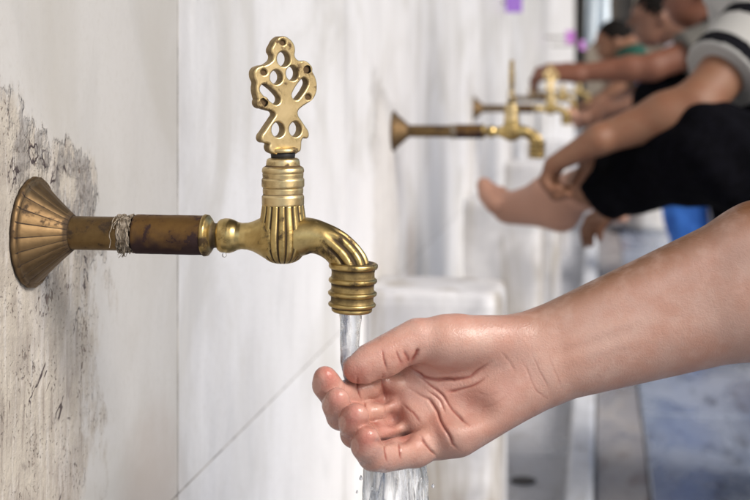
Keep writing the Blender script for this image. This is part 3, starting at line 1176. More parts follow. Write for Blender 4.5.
def near_arm():
    fd = Field((302, 60, -85), (1120, 492, 125), 1.45)
    sh = world_to_hand(ELBOW + (SHOULDER - ELBOW) * 0.14)
    k = 16
    # forearm: two bundles
    fd.cone((545, 341, -4, 34), (760, 253, -2, 49), 18)
    fd.cone((548, 371, 3, 33), (756, 304, 0, 53), 18)
    fd.cone((760, 253, -2, 49), (940, 190, -2, 46), 18)
    fd.cone((756, 304, 0, 53), (945, 222, -2, 50), 18)
    fd.cone((945, 208, -2, 57), (*sh, 54), 20)
    # palm
    fd.cone((538, 346, -4, 30), (420, 381, -12, 21), k)
    fd.cone((540, 356, -2, 30), (412, 402, -6, 20.5), k)
    fd.cone((541, 366, 0, 30), (419, 424, 4, 19.5), k)
    fd.cone((541, 377, 4, 28), (438, 441, 15, 18.5), k)
    fd.cone((520, 392, 12, 25), (458, 434, 24, 23.5), 14)
    fd.cone((512, 341, 10, 26), (446, 342, 25, 27), 14)
    fd.cone((448, 350, 12, 20), (412, 372, -2, 13), 10)
    # hollow of the palm
    fd.ell((452, 400, 58), (50, 22, 34), 14, sub=True, rot=[[0.93, 0.37, 0], [-0.37, 0.93, 0], [0, 0, 1]])

    def chain(pts, kb, reach, ke=1.6):
        m = pts[0]

        def kf(x, y, z):
            d = np.sqrt((x - m[0]) ** 2 + (y - m[1]) ** 2 + (z - m[2]) ** 2)
            return np.clip(kb * (1 - d / reach), ke, kb)
        # build each finger in its own field, then blend
        sub = Field(fd.lo, fd.lo + 1, fd.h)
        sub.n = fd.n
        sub.F = np.full(fd.n, 1e3, np.float32)
        lo = np.min(np.array(pts)[:, :3], 0) - 40
        hi = np.max(np.array(pts)[:, :3], 0) + 40
        for a, b in zip(pts[:-1], pts[1:]):
            sub.cone(a, b, 9)
        sl, i0, i1 = fd.block(lo, hi)
        x, y, z = fd.grid(i0, i1)
        fd.F[sl] = Field.smin(fd.F[sl], sub.F[sl], kf(x, y, z).astype(np.float32))
    chain([(418, 384, -12, 17), (395, 385, -6, 15), (366, 386, 12, 14.5), (350, 394, 26, 13.2), (335, 396, 42, 13), (327, 385, 54, 13), (325, 377, 61, 11)], 9, 42, 0.8)
    chain([(410, 403, -8, 17), (388, 411, 3, 12.5), (366, 414, 20, 12.6), (351, 417, 40, 13), (341, 416, 54, 13), (336.5, 405, 68, 12.6), (337, 399, 76, 11.3)], 9, 40, 0.8)
    chain([(417, 425, 0, 16), (398, 431, 8, 11), (378, 434, 24, 12), (364, 437, 46, 13), (355, 434, 63, 13), (353.5, 422, 80, 13.2), (356, 415, 87, 12)], 9, 40, 0.8)
    chain([(437, 441, 18, 17.5), (415, 451, 30, 15.5), (397, 454, 44, 14.5), (384, 457, 57, 13.8), (373, 456, 70, 13.6), (366, 446, 84, 13.4), (367, 437.5, 91, 12)], 9, 42, 0.8)
    # thumb
    chain([(455, 341, 22, 25), (418, 340.5, 30, 20.5), (401, 347, 35, 18), (385, 356.5, 38, 18.8), (370, 362.5, 42, 16.6), (361, 367.5, 43.5, 14.2), (355.5, 369.5, 44, 12.2)], 14, 70, 2.0)
    V, Q = fd.mesh(2)
    V, Q = subdivide(V, Q)
    V = laplace(V, Q, 2)
    N = normals(V, Q)
    u, v, w = V.T
    front = np.clip((N[:, 2] - 0.05) / 0.3, 0, 1)
    jit = np.sin(u * 0.16 + v * 0.09) * 0.5 + np.sin(v * 0.21 - u * 0.07 + 1.3) * 0.5
    jit2 = np.sin(u * 0.13 - v * 0.15 + 0.7) * 0.5 + np.sin(v * 0.11 + u * 0.19) * 0.5
    dep = np.zeros(len(V))
    red = np.zeros(len(V))
    line = np.zeros(len(V))

    def crease(poly, depth, width, rim=0.10, col=0.75, tol=None):
        nonlocal dep, line
        d, pos = seg_dist(u + jit * 0.9, v + jit2 * 0.9, poly)
        width *= 0.62
        depth = depth * 0.78 * (0.8 + 0.45 * jit2)
        taper = np.clip(np.minimum(pos, 1 - pos) / 0.25, 0.15, 1)
        m = front
        if tol is not None:
            m = m * (np.abs(w - tol[0]) < tol[1])
        g_ = np.exp(-(d / width) ** 2)
        dep += -depth * g_ * taper * m + depth * rim * np.exp(-((d - 2.6 * width) / (1.5 * width)) ** 2) * taper * m
        line = np.maximum(line, col * np.exp(-(d / (width * 0.8)) ** 2) * taper * m)

    def puff(cu, cv, ru, rv, amp, ang=0):
        nonlocal dep
        c_, s_ = math.cos(math.radians(ang)), math.sin(math.radians(ang))
        a = ((u - cu) * c_ + (v - cv) * s_) / ru
        b = (-(u - cu) * s_ + (v - cv) * c_) / rv
        dep += amp * np.exp(-(a * a + b * b)) * front

    # soft pads and hollows first
    puff(400, 386, 10, 9, 5.0)
    puff(410, 409, 13, 11, 3.0, 30)
    puff(426, 428, 14, 11, 2.5, 40)
    puff(372, 389, 8, 8, 1.5)
    puff(377, 411, 9, 9, 1.8)
    puff(412, 452, 13, 9, 1.5)
    puff(470, 345, 26, 16, 2.5)
    puff(478, 420, 24, 14, 2.0, -25)
    for (cu, cv, ru, rv, amp) in ((386, 394, 6, 9, -4.5), (394, 417, 7.5, 8, -6), (404, 438, 7.5, 6, -4.5), (380, 401, 9, 3.5, -2.5), (374, 424, 10, 3.5, -2.5), (384, 441.5, 10, 3, -2.5)):
        puff(cu, cv, ru, rv, amp)
    puff(371, 389, 9, 7, 3.0)
    puff(379, 411, 8, 7, 3.5)
    puff(392, 431, 7, 5, 2.5)
    puff(350, 389, 6, 7, 2.0)
    V = laplace(V + N * dep[:, None], Q, 5)
    N = normals(V, Q)
    u, v, w = V.T
    front = np.clip((N[:, 2] - 0.05) / 0.3, 0, 1)
    dep = np.zeros(len(V))
    # palm lines
    crease([(405, 360), (412, 369), (424, 377), (438, 380), (453, 380), (470, 376), (482, 369), (490, 362)], 4.2, 2.6)
    crease([(446, 393), (456, 391), (470, 386), (487, 377)], 2.6, 2.2)
    crease([(408, 369), (428, 382), (443, 396), (453, 410), (462, 420), (474, 427)], 2.6, 2.2)
    crease([(410, 390), (428, 399), (438, 412), (444, 428), (452, 444), (460, 450)], 3.0, 2.4)
    crease([(420, 436), (428, 446), (436, 458)], 2.4, 2.0)
    crease([(402, 403), (414, 412), (420, 424)], 1.0, 2.6)
    crease([(425, 387), (440, 401), (447, 414)], 1.4, 1.8)
    crease([(474, 392), (488, 395), (500, 392)], 0.5, 2.2, col=0.15)
    crease([(478, 408), (492, 406), (508, 396)], 0.4, 2.4, col=0.15)
    # wrist folds
    crease([(522, 362), (530, 378), (538, 392), (549, 400)], 0.5, 1.8, col=0.3)
    crease([(531, 352), (540, 372), (550, 392)], 0.45, 1.7, col=0.25)
    crease([(548, 352), (556, 374), (562, 392)], 0.3, 1.8, col=0.15)
    crease([(500, 352), (510, 362), (516, 374)], 0.7, 2.0, col=0.15)
    # thumb folds
    crease([(381, 348), (383, 357), (388, 372)], 1.5, 2.2, tol=(55, 14))
    crease([(419, 347), (416, 355), (409, 364)], 3.6, 3.4, col=0.9)
    crease([(404, 351), (407, 357), (409, 362)], 1.2, 2.6)
    crease([(396, 350), (399, 358), (402, 364)], 0.8, 2.2)
    # finger folds
    crease([(357, 376), (358, 388), (361, 401)], 2.0, 1.8, tol=(45, 18))
    crease([(383, 376), (384, 388), (386, 401)], 4.0, 2.6)
    crease([(364, 399), (366, 411), (368, 422)], 1.2, 1.6, tol=(50, 20))
    crease([(398, 440), (399, 450), (401, 462)], 1.6, 2.0)
    crease([(384, 442), (386, 452), (388, 464)], 1.6, 1.8)
    # occlusion shade painted into the pockets between the finger bases
    for (cu, cv, ru, rv, amp) in ((386, 394, 6, 9, -4.5), (394, 417, 7.5, 8, -6), (404, 438, 7.5, 6, -4.5), (380, 401, 9, 3.5, -2.5), (374, 424, 10, 3.5, -2.5), (384, 441.5, 10, 3, -2.5)):
        line = np.maximum(line, 0.55 * np.exp(-(((u - cu) / ru) ** 2 + ((v - cv) / rv) ** 2)) * front)
    # forearm tendons
    for poly, amp in (([(545, 352), (600, 333), (660, 312)], 1.8), ([(548, 366), (600, 350), (650, 334)], 1.2)):
        d, pos = seg_dist(u, v, poly)
        dep += amp * np.exp(-(d / 7) ** 2) * np.clip(np.minimum(pos, 1 - pos) / 0.25, 0, 1) * front
    V = V + N * dep[:, None]
    # redness: fingertips, pads, folds
    for (cu, cv, rr, amp) in ((326, 378, 18, .95), (335, 399, 15, .95), (351, 416, 17, 1.0), (361, 440, 20, .9), (352, 368, 26, .7), (384, 360, 20, .35), (405, 360, 18, .5), (415, 395, 24, .35),
                              (386, 431, 14, .7), (452, 386, 26, .45), (470, 400, 36, .45), (510, 385, 30, .35), (440, 425, 26, .4), (400, 400, 20, .45), (420, 440, 20, .3)):
        red = np.maximum(red, amp * np.exp(-((u - cu) ** 2 + (v - cv) ** 2) / rr ** 2))
    red = np.maximum(red, 0.24 * np.clip((560 - u) / 60, 0, 1))
    thn = np.exp(-(((u - 462) / 40) ** 2 + ((v - 338) / 20) ** 2))
    red = red * (1 - 0.6 * thn)
    red = np.maximum(red, 0.9 * line)
    # sun tan with painted shade on the upper, rear side of forearm and wrist
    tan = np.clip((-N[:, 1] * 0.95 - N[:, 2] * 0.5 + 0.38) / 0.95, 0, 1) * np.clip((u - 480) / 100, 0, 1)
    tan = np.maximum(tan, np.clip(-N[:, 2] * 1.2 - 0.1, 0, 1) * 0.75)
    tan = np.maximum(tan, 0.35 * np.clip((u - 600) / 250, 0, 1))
    for (cu, cv, rr) in ((400, 386, 9), (410, 408, 10), (425, 429, 9), (440, 455, 14), (379, 411, 7), (370, 388, 7), (500, 420, 22)):
        red = red * (1 - 0.45 * np.exp(-((u - cu) ** 2 + (v - cv) ** 2) / rr ** 2))
    line = np.clip(line, 0, 1)
    nail = np.zeros(len(V))
    for (cu, cv, ru, rv, wlo) in ((316, 386, 5, 8, 40), (341, 424, 5, 8, 62), (354, 447, 5, 8, 68), (325, 405, 4, 7, 55)):
        q_ = ((u - cu) / ru) ** 2 + ((v - cv) / rv) ** 2
        nail = np.maximum(nail, np.clip((1.15 - q_) / 0.25, 0, 1) * (w > wlo - 14) * np.clip((-N[:, 0] - 0.2) / 0.2, 0, 1))
    wet = np.clip((425 - u) / 40, 0, 1) * 0.9
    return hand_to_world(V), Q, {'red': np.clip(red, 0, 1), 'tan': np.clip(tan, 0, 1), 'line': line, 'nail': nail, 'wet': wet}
#EXEC_HAND_END


# ------------------------------------------------------------------ people
def vv3(*p):
    return np.array(p, float)


def unit(a):
    return a / (np.linalg.norm(a) + 1e-9)


class Body:
    """joints in world metres; grows a skin mesh, clothes and hair"""

    def __init__(self, J, h=0.006, skip_arm=None):
        self.J = {k: np.array(p, float) for k, p in J.items()}
        self.h = h
        self.skip = skip_arm

    def bounds(self, keys=None, m=0.2):
        a = np.array([self.J[k] for k in (keys or self.J)])
        return a.min(0) - m, a.max(0) + m

    def head(self, f, grow=0.0):
        J = self.J
        up = unit(J['crown'] - J['chin'])
        fw = unit(J['face'] - up * ((J['face']) @ up))
        fw = unit(J['facing'] - up * (J['facing'] @ up))
        rt = np.cross(fw, up)
        c = (J['crown'] + J['chin']) / 2
        Rm = np.stack([rt, fw, up])
        f.ell(c + up * 0.028 - fw * 0.008, (0.075, 0.093, 0.088), 0.01, rot=Rm)
        f.ell(c - up * 0.045 + fw * 0.022, (0.055, 0.062, 0.068), 0.03, rot=Rm)
        f.cone((*(c + fw * 0.083 + up * 0.02), 0.008), (*(c + fw * 0.104 - up * 0.018), 0.013), 0.012)
        f.cone((*(c + fw * 0.088 + up * 0.033 - rt * 0.03), 0.008), (*(c + fw * 0.088 + up * 0.033 + rt * 0.03), 0.008), 0.012)
        for s in (-1, 1):
            f.ell(c + fw * 0.094 + up * 0.012 + rt * 0.031 * s, (0.013, 0.010, 0.008), 0.006, sub=True, rot=Rm)
            f.ell(c + fw * 0.080 + up * 0.012 + rt * 0.031 * s, (0.011, 0.011, 0.010), 0.003, rot=Rm)
            f.ell(c - fw * 0.008 + up * 0.002 + rt * 0.077 * s, (0.010, 0.018, 0.030), 0.006, rot=Rm)
        f.ell(c + fw * 0.082 - up * 0.05, (0.022, 0.012, 0.007), 0.006, rot=Rm)
        f.ell(c + fw * 0.082 - up * 0.058, (0.02, 0.012, 0.007), 0.006, rot=Rm)
        self.hf = (c, Rm, up, fw, rt)

    def hand(self, f, wr, d, nrm, curl=0.6, spread=0.012):
        """wr wrist, d direction of the hand, nrm palm normal"""
        d = unit(d)
        nrm = unit(nrm - d * (nrm @ d))
        sd = np.cross(d, nrm)
        pal = wr + d * 0.085
        for s in (-0.027, -0.009, 0.009, 0.027):
            f.cone((*(wr + sd * s * 0.6), 0.021), (*(pal + sd * s), 0.013), 0.012)
        for q, (s, L) in enumerate(((-0.030, 0.066), (-0.010, 0.078), (0.010, 0.074), (0.029, 0.058))):
            p = pal + sd * s
            dd = d
            a = curl * 0.5
            for fr, r0 in ((0.45, 0.0095), (0.32, 0.0088), (0.26, 0.008)):
                dd = unit(d * math.cos(a) + nrm * math.sin(a))
                p2 = p + dd * L * fr * 1.1
                f.cone((*p, r0), (*p2, r0 - 0.0008), 0.004)
                p = p2
                a += curl
        p = wr + d * 0.03 - sd * 0.025
        p2 = p + unit(d * 0.6 - sd * 0.6 + nrm * 0.5) * 0.045
        p3 = p2 + unit(d * 0.9 + nrm * 0.5) * 0.04
        f.cone((*p, 0.017), (*p2, 0.012), 0.01)
        f.cone((*p2, 0.012), (*p3, 0.009), 0.004)

    def foot(self, f, ank, toe, up):
        d = unit(toe - ank)
        q_ = 0.86
        up = unit(up - d * (up @ d))
        sd = np.cross(d, up)
        heel = ank - d * 0.028 - up * 0.027
        ball = ank + d * 0.120 - up * 0.030
        f.cone((*ank, 0.028), (*heel, 0.025), 0.03)
        f.cone((*(ank + d * 0.01), 0.031), (*(ball - sd * 0.012), 0.022), 0.03)
        f.cone((*(ank + d * 0.01), 0.028), (*(ball + sd * 0.022), 0.020), 0.03)
        f.cone((*heel, 0.026), (*ball, 0.018), 0.03)
        for q in range(5):
            s = -0.028 + 0.015 * q
            r0 = (0.0155, 0.0105, 0.010, 0.0095, 0.009)[q]
            L2 = (0.052, 0.050, 0.045, 0.038, 0.03)[q]
            p = ball + sd * s * 1.3 + up * 0.004
            p2 = p + unit(d + up * 0.5) * L2 * 0.6
            p3 = p2 + unit(d * 0.7 + up) * L2 * 0.45
            f.cone((*p, r0 + 0.003), (*p2, r0), 0.008)
            f.cone((*p2, r0), (*p3, r0), 0.004)

    def skin(self, name, mat, parent, hands, feet, lo=None, hi=None, extra=None):
        J = self.J
        f = Field(*self.bounds(), self.h)
        self.head(f)
        f.cone((*(J['chin'] * 0.55 + J['crown'] * 0.45 - unit(J['facing']) * 0.03), 0.052), (*J['neck'], 0.06), 0.03)
        self.torso(f, 0.0)
        for s in 'lr':
            if self.skip == s:
                f.cone((*J['sh' + s], 0.054), (*J['el' + s], 0.036), 0.03)
                continue
            f.cone((*J['sh' + s], 0.050), (*J['el' + s], 0.036), 0.03)
            mid = J['el' + s] * 0.7 + J['wr' + s] * 0.3
            f.cone((*J['el' + s], 0.036), (*mid, 0.036), 0.02)
            f.cone((*mid, 0.036), (*J['wr' + s], 0.025), 0.02)
            if s in hands:
                self.hand(f, J['wr' + s], *hands[s])
        for s in 'lr':
            f.cone((*J['hip' + s], 0.085), (*J['kn' + s], 0.056), 0.03)
            mid = J['kn' + s] * 0.68 + J['an' + s] * 0.32
            f.cone((*J['kn' + s], 0.054), (*mid, 0.054), 0.02)
            f.cone((*mid, 0.054), (*J['an' + s], 0.032), 0.02)
            if s in feet:
                self.foot(f, J['an' + s], *feet[s])
        V, Q = f.mesh(2)
        if extra is not None:
            V2, Q2, at = extra
            A = {k: np.concatenate([np.full(len(V), 0.3 if k == 'red' else 0.25 if k == 'tan' else 0.0), at[k]]) for k in at}
            Q = np.concatenate([Q, Q2 + len(V)])
            V = np.concatenate([V, V2])
            return fast_mesh(name, V, Q, mat, parent, A)
        pale = np.zeros(len(V))
        for s in feet:
            d = np.linalg.norm(V - self.J['an' + s][None], axis=1)
            pale = np.maximum(pale, np.clip((0.24 - d) / 0.06, 0, 1))
        for s in hands:
            d = np.linalg.norm(V - self.J['wr' + s][None], axis=1)
            pale[d < 0.2] = 0
        return fast_mesh(name, V, Q, mat, parent, {'pale': pale})

    def torso(self, f, g):
        J = self.J
        ch = (J['shl'] + J['shr']) / 2 * 0.8 + J['pelvis'] * 0.2
        wa = ch * 0.45 + J['pelvis'] * 0.55
        sx = unit(J['shr'] - J['shl'])
        for s in (-1, 1):
            f.cone((*(ch + sx * 0.075 * s), 0.105 + g), (*(wa + sx * 0.055 * s), 0.095 + g), 0.06)
            f.cone((*(wa + sx * 0.055 * s), 0.095 + g), (*(J['pelvis'] + sx * 0.065 * s), 0.105 + g), 0.06)
        f.cone((*J['shl'], 0.058 + g), (*J['neck'], 0.06 + g), 0.05)
        f.cone((*J['shr'], 0.058 + g), (*J['neck'], 0.06 + g), 0.05)

    def shirt(self, name, mat, parent, sleeve=0.55, g=0.013, stripes=None, vest=0.0):
        J = self.J
        f = Field(*self.bounds(['shl', 'shr', 'ell', 'elr', 'pelvis', 'neck'], 0.22), self.h)
        self.torso(f, g)
        f.plane(J['neck'] + unit(J['neck'] - J['pelvis']) * 0.02, J['neck'] - J['pelvis'])
        f.plane(J['pelvis'] - unit(J['neck'] - J['pelvis']) * 0.05, J['pelvis'] - J['neck'])
        parts = [f.mesh(2)]
        at = [np.full(len(parts[0][0]), vest)]
        for s in 'lr':
            a, b = J['sh' + s], J['el' + s]
            e = a + (b - a) * (sleeve + 0.12)
            f2 = Field(np.minimum(a, e) - 0.17, np.maximum(a, e) + 0.17, self.h * 0.8)
            f2.cone((*a, 0.070), (*e, 0.066), 0.03)
            f2.plane(a + (b - a) * sleeve, b - a)
            V, Q = f2.mesh(1)
            parts.append((V, Q))
            L = np.linalg.norm(b - a)
            tt = ((V - a) @ unit(b - a)) / L
            st = np.zeros(len(V))
            if stripes:
                for lo, hi in stripes:
                    st = np.maximum(st, ((tt > lo) & (tt < hi)).astype(float))
            at.append(st)
        off = 0
        VV, QQ = [], []
        for V, Q in parts:
            VV.append(V)
            QQ.append(Q + off)
            off += len(V)
        return fast_mesh(name, np.concatenate(VV), np.concatenate(QQ), mat, parent, {'stripe': np.concatenate(at)})

    def trousers(self, name, mat, parent, hem=(0.8, 0.8), g=0.016):
        J = self.J
        f = Field(*self.bounds(['hipl', 'hipr', 'knl', 'knr', 'anl', 'anr', 'pelvis'], 0.24), self.h)
        for s, hm in zip('lr', hem):
            k_, a_ = J['kn' + s], J['an' + s]
            e = k_ + (a_ - k_) * hm
            e2 = k_ + (a_ - k_) * (hm + 0.25)
            sub = Field(f.lo, f.lo + 1, f.h)
            sub.n = f.n
            sub.F = np.full(f.n, 1e3, np.float32)
            sub.cone((*J['hip' + s], 0.10 + g), (*k_, 0.066 + g), 0.03)
            sub.cone((*k_, 0.066 + g), (*e2, 0.052 + g), 0.03)
            # cut the hem only near the hem
            x, y, z = sub.grid(np.zeros(3, int), sub.n)
            n = unit(a_ - k_)
            pl = (x - e[0]) * n[0] + (y - e[1]) * n[1] + (z - e[2]) * n[2]
            near = (x - e[0]) ** 2 + (y - e[1]) ** 2 + (z - e[2]) ** 2 < 0.17 ** 2
            sub.F = np.where(near, np.maximum(sub.F, pl.astype(np.float32)), sub.F)
            f.F = Field.smin(f.F, sub.F, 0.02)
        sx = unit(J['shr'] - J['shl'])
        f.cone((*(J['pelvis'] - sx * 0.065), 0.115 + g), (*(J['pelvis'] + sx * 0.065), 0.115 + g), 0.05)
        V, Q = f.mesh(2)
        # soft folds
        N = normals(V, Q)
        V = V + N * (0.006 * np.sin(V[:, 0] * 55 + V[:, 2] * 38) * np.sin(V[:, 1] * 42 + V[:, 2] * 25))[:, None]
        return fast_mesh(name, V, Q, mat, parent)

    def hair(self, name, mat, parent):
        c, Rm, up, fw, rt = self.hf
        f = Field(c - 0.16, c + 0.16, max(0.004, self.h * 0.7))
        f.ell(c + up * 0.036 - fw * 0.014, (0.081, 0.096, 0.090), 0.01, rot=Rm)
        f.ell(c - up * 0.09 + fw * 0.075, (0.13, 0.095, 0.125), 0.02, sub=True, rot=Rm)
        f.ell(c - up * 0.12, (0.2, 0.2, 0.075), 0.02, sub=True, rot=Rm)
        V, Q = f.mesh(2)
        N = normals(V, Q)
        V = V + N * (0.004 * np.sin(V[:, 0] * 160) * np.sin(V[:, 1] * 170 + V[:, 2] * 140))[:, None]
        return fast_mesh(name, V, Q, mat, parent)


def stool(x, y, h, label):
    prof = [(0.0, 0.15), (0.02, 0.165), (h * 0.4, 0.14), (h - 0.07, 0.15), (h - 0.05, 0.17), (h - 0.015, 0.175), (h, 0.16), (h, 0.001)]
    V, F, D = lathe(resample(prof, 0.02), 'z', 40)
    o = mesh_obj('marble_stool', V, F, M['stool'], None, loc=(x, y, 0.0))
    return tag(o, label, 'stool', 'marble stools facing the taps')


# nearest person: only the right forearm and cupped hand enter the picture
def near_person():
    arm = near_arm()
    root = empty('person', (1.0, 0.75, 0), 'person holding a cupped bare hand under the nearest running tap', 'person')
    J = dict(shl=(1.02, 0.55, 1.06), shr=SHOULDER + vv3(0.03, 0.02, 0), ell=(1.05, 0.44, 0.80), elr=ELBOW, wrl=(0.96, 0.52, 0.60), wrr=ELBOW,
             neck=(0.96, 0.76, 1.16), chin=(0.90, 0.77, 1.22), crown=(0.96, 0.77, 1.445), facing=(-1, 0, -0.3), face=(-1, 0, 0),
             pelvis=(1.15, 0.78, 0.55), hipl=(1.14, 0.69, 0.53), hipr=(1.14, 0.87, 0.53), knl=(0.78, 0.58, 0.50), knr=(0.80, 1.06, 0.47),
             anl=(0.86, 0.56, 0.09), anr=(0.88, 1.06, 0.09))
    B = Body(J, 0.007, 'r')
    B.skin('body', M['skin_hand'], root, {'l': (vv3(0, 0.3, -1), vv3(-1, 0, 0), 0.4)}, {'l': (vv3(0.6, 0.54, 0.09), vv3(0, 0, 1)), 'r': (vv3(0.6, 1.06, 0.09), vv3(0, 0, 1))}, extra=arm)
    B.shirt('shirt', M['white_cloth'], root, 0.62)
    B.trousers('trousers', M['navy_cloth'], root, (0.85, 0.85))
    B.hair('hair', M['hair'], root)
    stool(1.18, 0.78, 0.42, 'marble stool under the person with the cupped hand')


near_person()


def px(u, v, Z):
    return P(u, v, Z)


# man at the second tap, washing one raised foot
def man_second():
    Z = 2.42
    root = empty('person', (0.95, 2.4, 0), 'man in white and black striped shirt and black trousers washing a raised foot', 'person')
    wr, el, sh = px(600, 139, Z - 0.15), px(694, 106, Z - 0.16), px(772, 18, Z - 0.04)
    an, kn = px(553, 198, Z + 0.10), px(706, 152, Z - 0.17)
    J = dict(shr=sh + vv3(0, 0.42, 0.01), shl=sh, ell=el, wrl=wr, elr=sh + vv3(-0.06, 0.43, -0.27), wrr=sh + vv3(-0.20, 0.30, -0.33),
             neck=sh + vv3(-0.03, 0.2, 0.09), chin=sh + vv3(-0.07, 0.2, 0.16), crown=sh + vv3(0.0, 0.2, 0.37), facing=(-1, 0, -0.5), face=(-1, 0, 0),
             pelvis=(1.08, 2.58, 0.57), hipl=(1.05, 2.47, 0.56), hipr=(1.05, 2.69, 0.56), knl=kn, anl=an, knr=(0.80, 2.9, 0.58), anr=(0.88, 2.88, 0.1))
    # keep the knee at a natural length from the hip
    B = Body(J, 0.005)
    B.skin('body', M['skin_tan'], root, {'l': (vv3(-0.85, 0.25, -0.5), vv3(-0.3, 0.1, -0.9), 1.15), 'r': (vv3(-0.8, -0.4, -0.3), vv3(0, 0, -1), 0.5)},
           {'l': (an + vv3(-0.14, 0.16, 0.0), vv3(0.45, -0.25, 0.9)), 'r': (vv3(0.6, 2.88, 0.1), vv3(0, 0, 1))})
    B.shirt('shirt', M['striped'], root, 0.66, stripes=((0.53, 0.638), (0.20, 0.31)))
    B.trousers('trousers', M['black_cloth'], root, (0.62, 0.86), 0.010)
    B.hair('hair', M['hair'], root)
    stool(1.10, 2.58, 0.43, 'marble stool under the man in the striped shirt')


man_second()


def man_third():
    Z = 3.95
    root = empty('person', (0.95, 3.95, 0), 'man in black vest over grey sleeves gripping the third tap handle', 'person')
    wr, el, sh = px(578, 73, Z + 0.0), px(652, 67, Z - 0.02), px(722, 42, Z + 0.02)
    J = dict(shl=sh, shr=sh + vv3(0.02, 0.40, 0), ell=el, wrl=wr, elr=sh + vv3(-0.02, 0.42, -0.26), wrr=sh + vv3(-0.22, 0.30, -0.30),
             neck=px(716, 28, Z + 0.2), chin=px(690, 30, Z + 0.16), crown=px(704, -46, Z + 0.18), facing=(-0.9, -0.15, -0.55), face=(-1, 0, 0),
             pelvis=(1.06, 4.15, 0.57), hipl=(1.03, 4.04, 0.57), hipr=(1.03, 4.26, 0.57), knl=px(668, 92, Z + 0.1), anl=px(630, 160, Z + 0.15), knr=(0.74, 4.3, 0.57), anr=(0.80, 4.3, 0.1))
    B = Body(J, 0.007)
    B.skin('body', M['skin_dark'], root, {'l': (vv3(-1, 0, 0.05), vv3(0, 0.5, -0.9), 0.8), 'r': (vv3(-0.8, -0.4, -0.3), vv3(0, 0, -1), 0.5)},
           {'l': (px(600, 168, Z + .15), vv3(0, 0, 1)), 'r': (vv3(0.55, 4.3, 0.1), vv3(0, 0, 1))})
    B.shirt('shirt', M['vest'], root, 0.55, vest=1.0)
    B.trousers('trousers', M['black_cloth'], root, (0.55, 0.86))
    B.hair('hair', M['hair'], root)
    stool(1.08, 4.15, 0.43, 'marble stool under the man in the grey shirt')


man_third()


def man_fourth():
    Z = 5.45
    root = empty('person', (0.9, 5.45, 0), 'black haired man in white shirt and blue trousers bending forward', 'person')
    J = dict(shl=px(695, 62, Z - 0.1), shr=px(690, 48, Z + 0.3), ell=px(668, 92, Z - 0.1), wrl=px(628, 104, Z - 0.05), elr=px(660, 80, Z + 0.3), wrr=px(625, 96, Z + 0.2),
             neck=px(683, 36, Z + 0.08), chin=px(656, 46, Z + 0.08), crown=px(655, -8, Z + 0.08), facing=(-1, -0.25, -0.25), face=(-1, 0, 0),
             pelvis=px(745, 122, Z + 0.1), hipl=px(740, 128, Z), hipr=px(740, 124, Z + 0.2), knl=px(662, 100, Z - 0.02), anl=px(606, 110, Z + 0.02), knr=px(672, 150, Z + 0.22), anr=px(698, 262, Z + 0.2))
    B = Body(J, 0.009)
    B.skin('body', M['skin_light'], root, {'l': (vv3(-1, 0, -0.3), vv3(0, 0, -1), 0.5), 'r': (vv3(-1, 0, -0.3), vv3(0, 0, -1), 0.5)},
           {'l': (px(585, 112, Z), vv3(0, 0.2, 1)), 'r': (px(650, 270, Z + .2), vv3(0, 0, 1))})
    B.shirt('shirt', M['white_cloth'], root, 0.45)
    B.trousers('trousers', M['blue_cloth'], root, (0.35, 0.9), 0.035)
    B.hair('hair', M['hair'], root)
    stool(*px(745, 122, Z + 0.12)[:2], 0.52, 'marble stool under the man in the white shirt')


man_fourth()


def far_person():
    Z = 7.6
    root = empty('person', (0.5, 7.6, 0), 'small far figure in green shirt and dark trousers beyond the outstretched forearm', 'person')
    q = lambda u, v, d=0: px(u, v, Z + d)
    J = dict(shl=q(634, 58, -0.1), shr=q(632, 56, 0.25), ell=q(618, 88, -0.1), wrl=q(600, 100, -0.1), elr=q(615, 88, 0.3), wrr=q(598, 98, 0.2),
             neck=q(628, 50, 0.08), chin=q(612, 60, 0.08), crown=q(613, 24, 0.08), facing=(-1, -0.2, -0.3), face=(-1, 0, 0),
             pelvis=q(652, 128, 0.05), hipl=q(648, 130, -0.05), hipr=q(648, 130, 0.15), knl=q(610, 122, -0.1), knr=q(612, 122, 0.25), anl=q(618, 212, -0.1), anr=q(620, 212, 0.25))
    B = Body(J, 0.011)
    B.skin('body', M['skin_tan'], root, {'l': (vv3(-1, 0, -0.3), vv3(0, 0, -1), 0.5), 'r': (vv3(-1, 0, -0.3), vv3(0, 0, -1), 0.5)},
           {'l': (q(600, 214), vv3(0, 0, 1)), 'r': (q(600, 214, .25), vv3(0, 0, 1))})
    B.shirt('shirt', M['green_cloth'], root, 0.6)
    B.trousers('trousers', M['navy_cloth'], root, (0.85, 0.85))
    B.hair('hair', M['hair'], root)
    stool(*q(652, 128, 0.05)[:2], 0.46, 'marble stool under the far figure in green')


far_person()


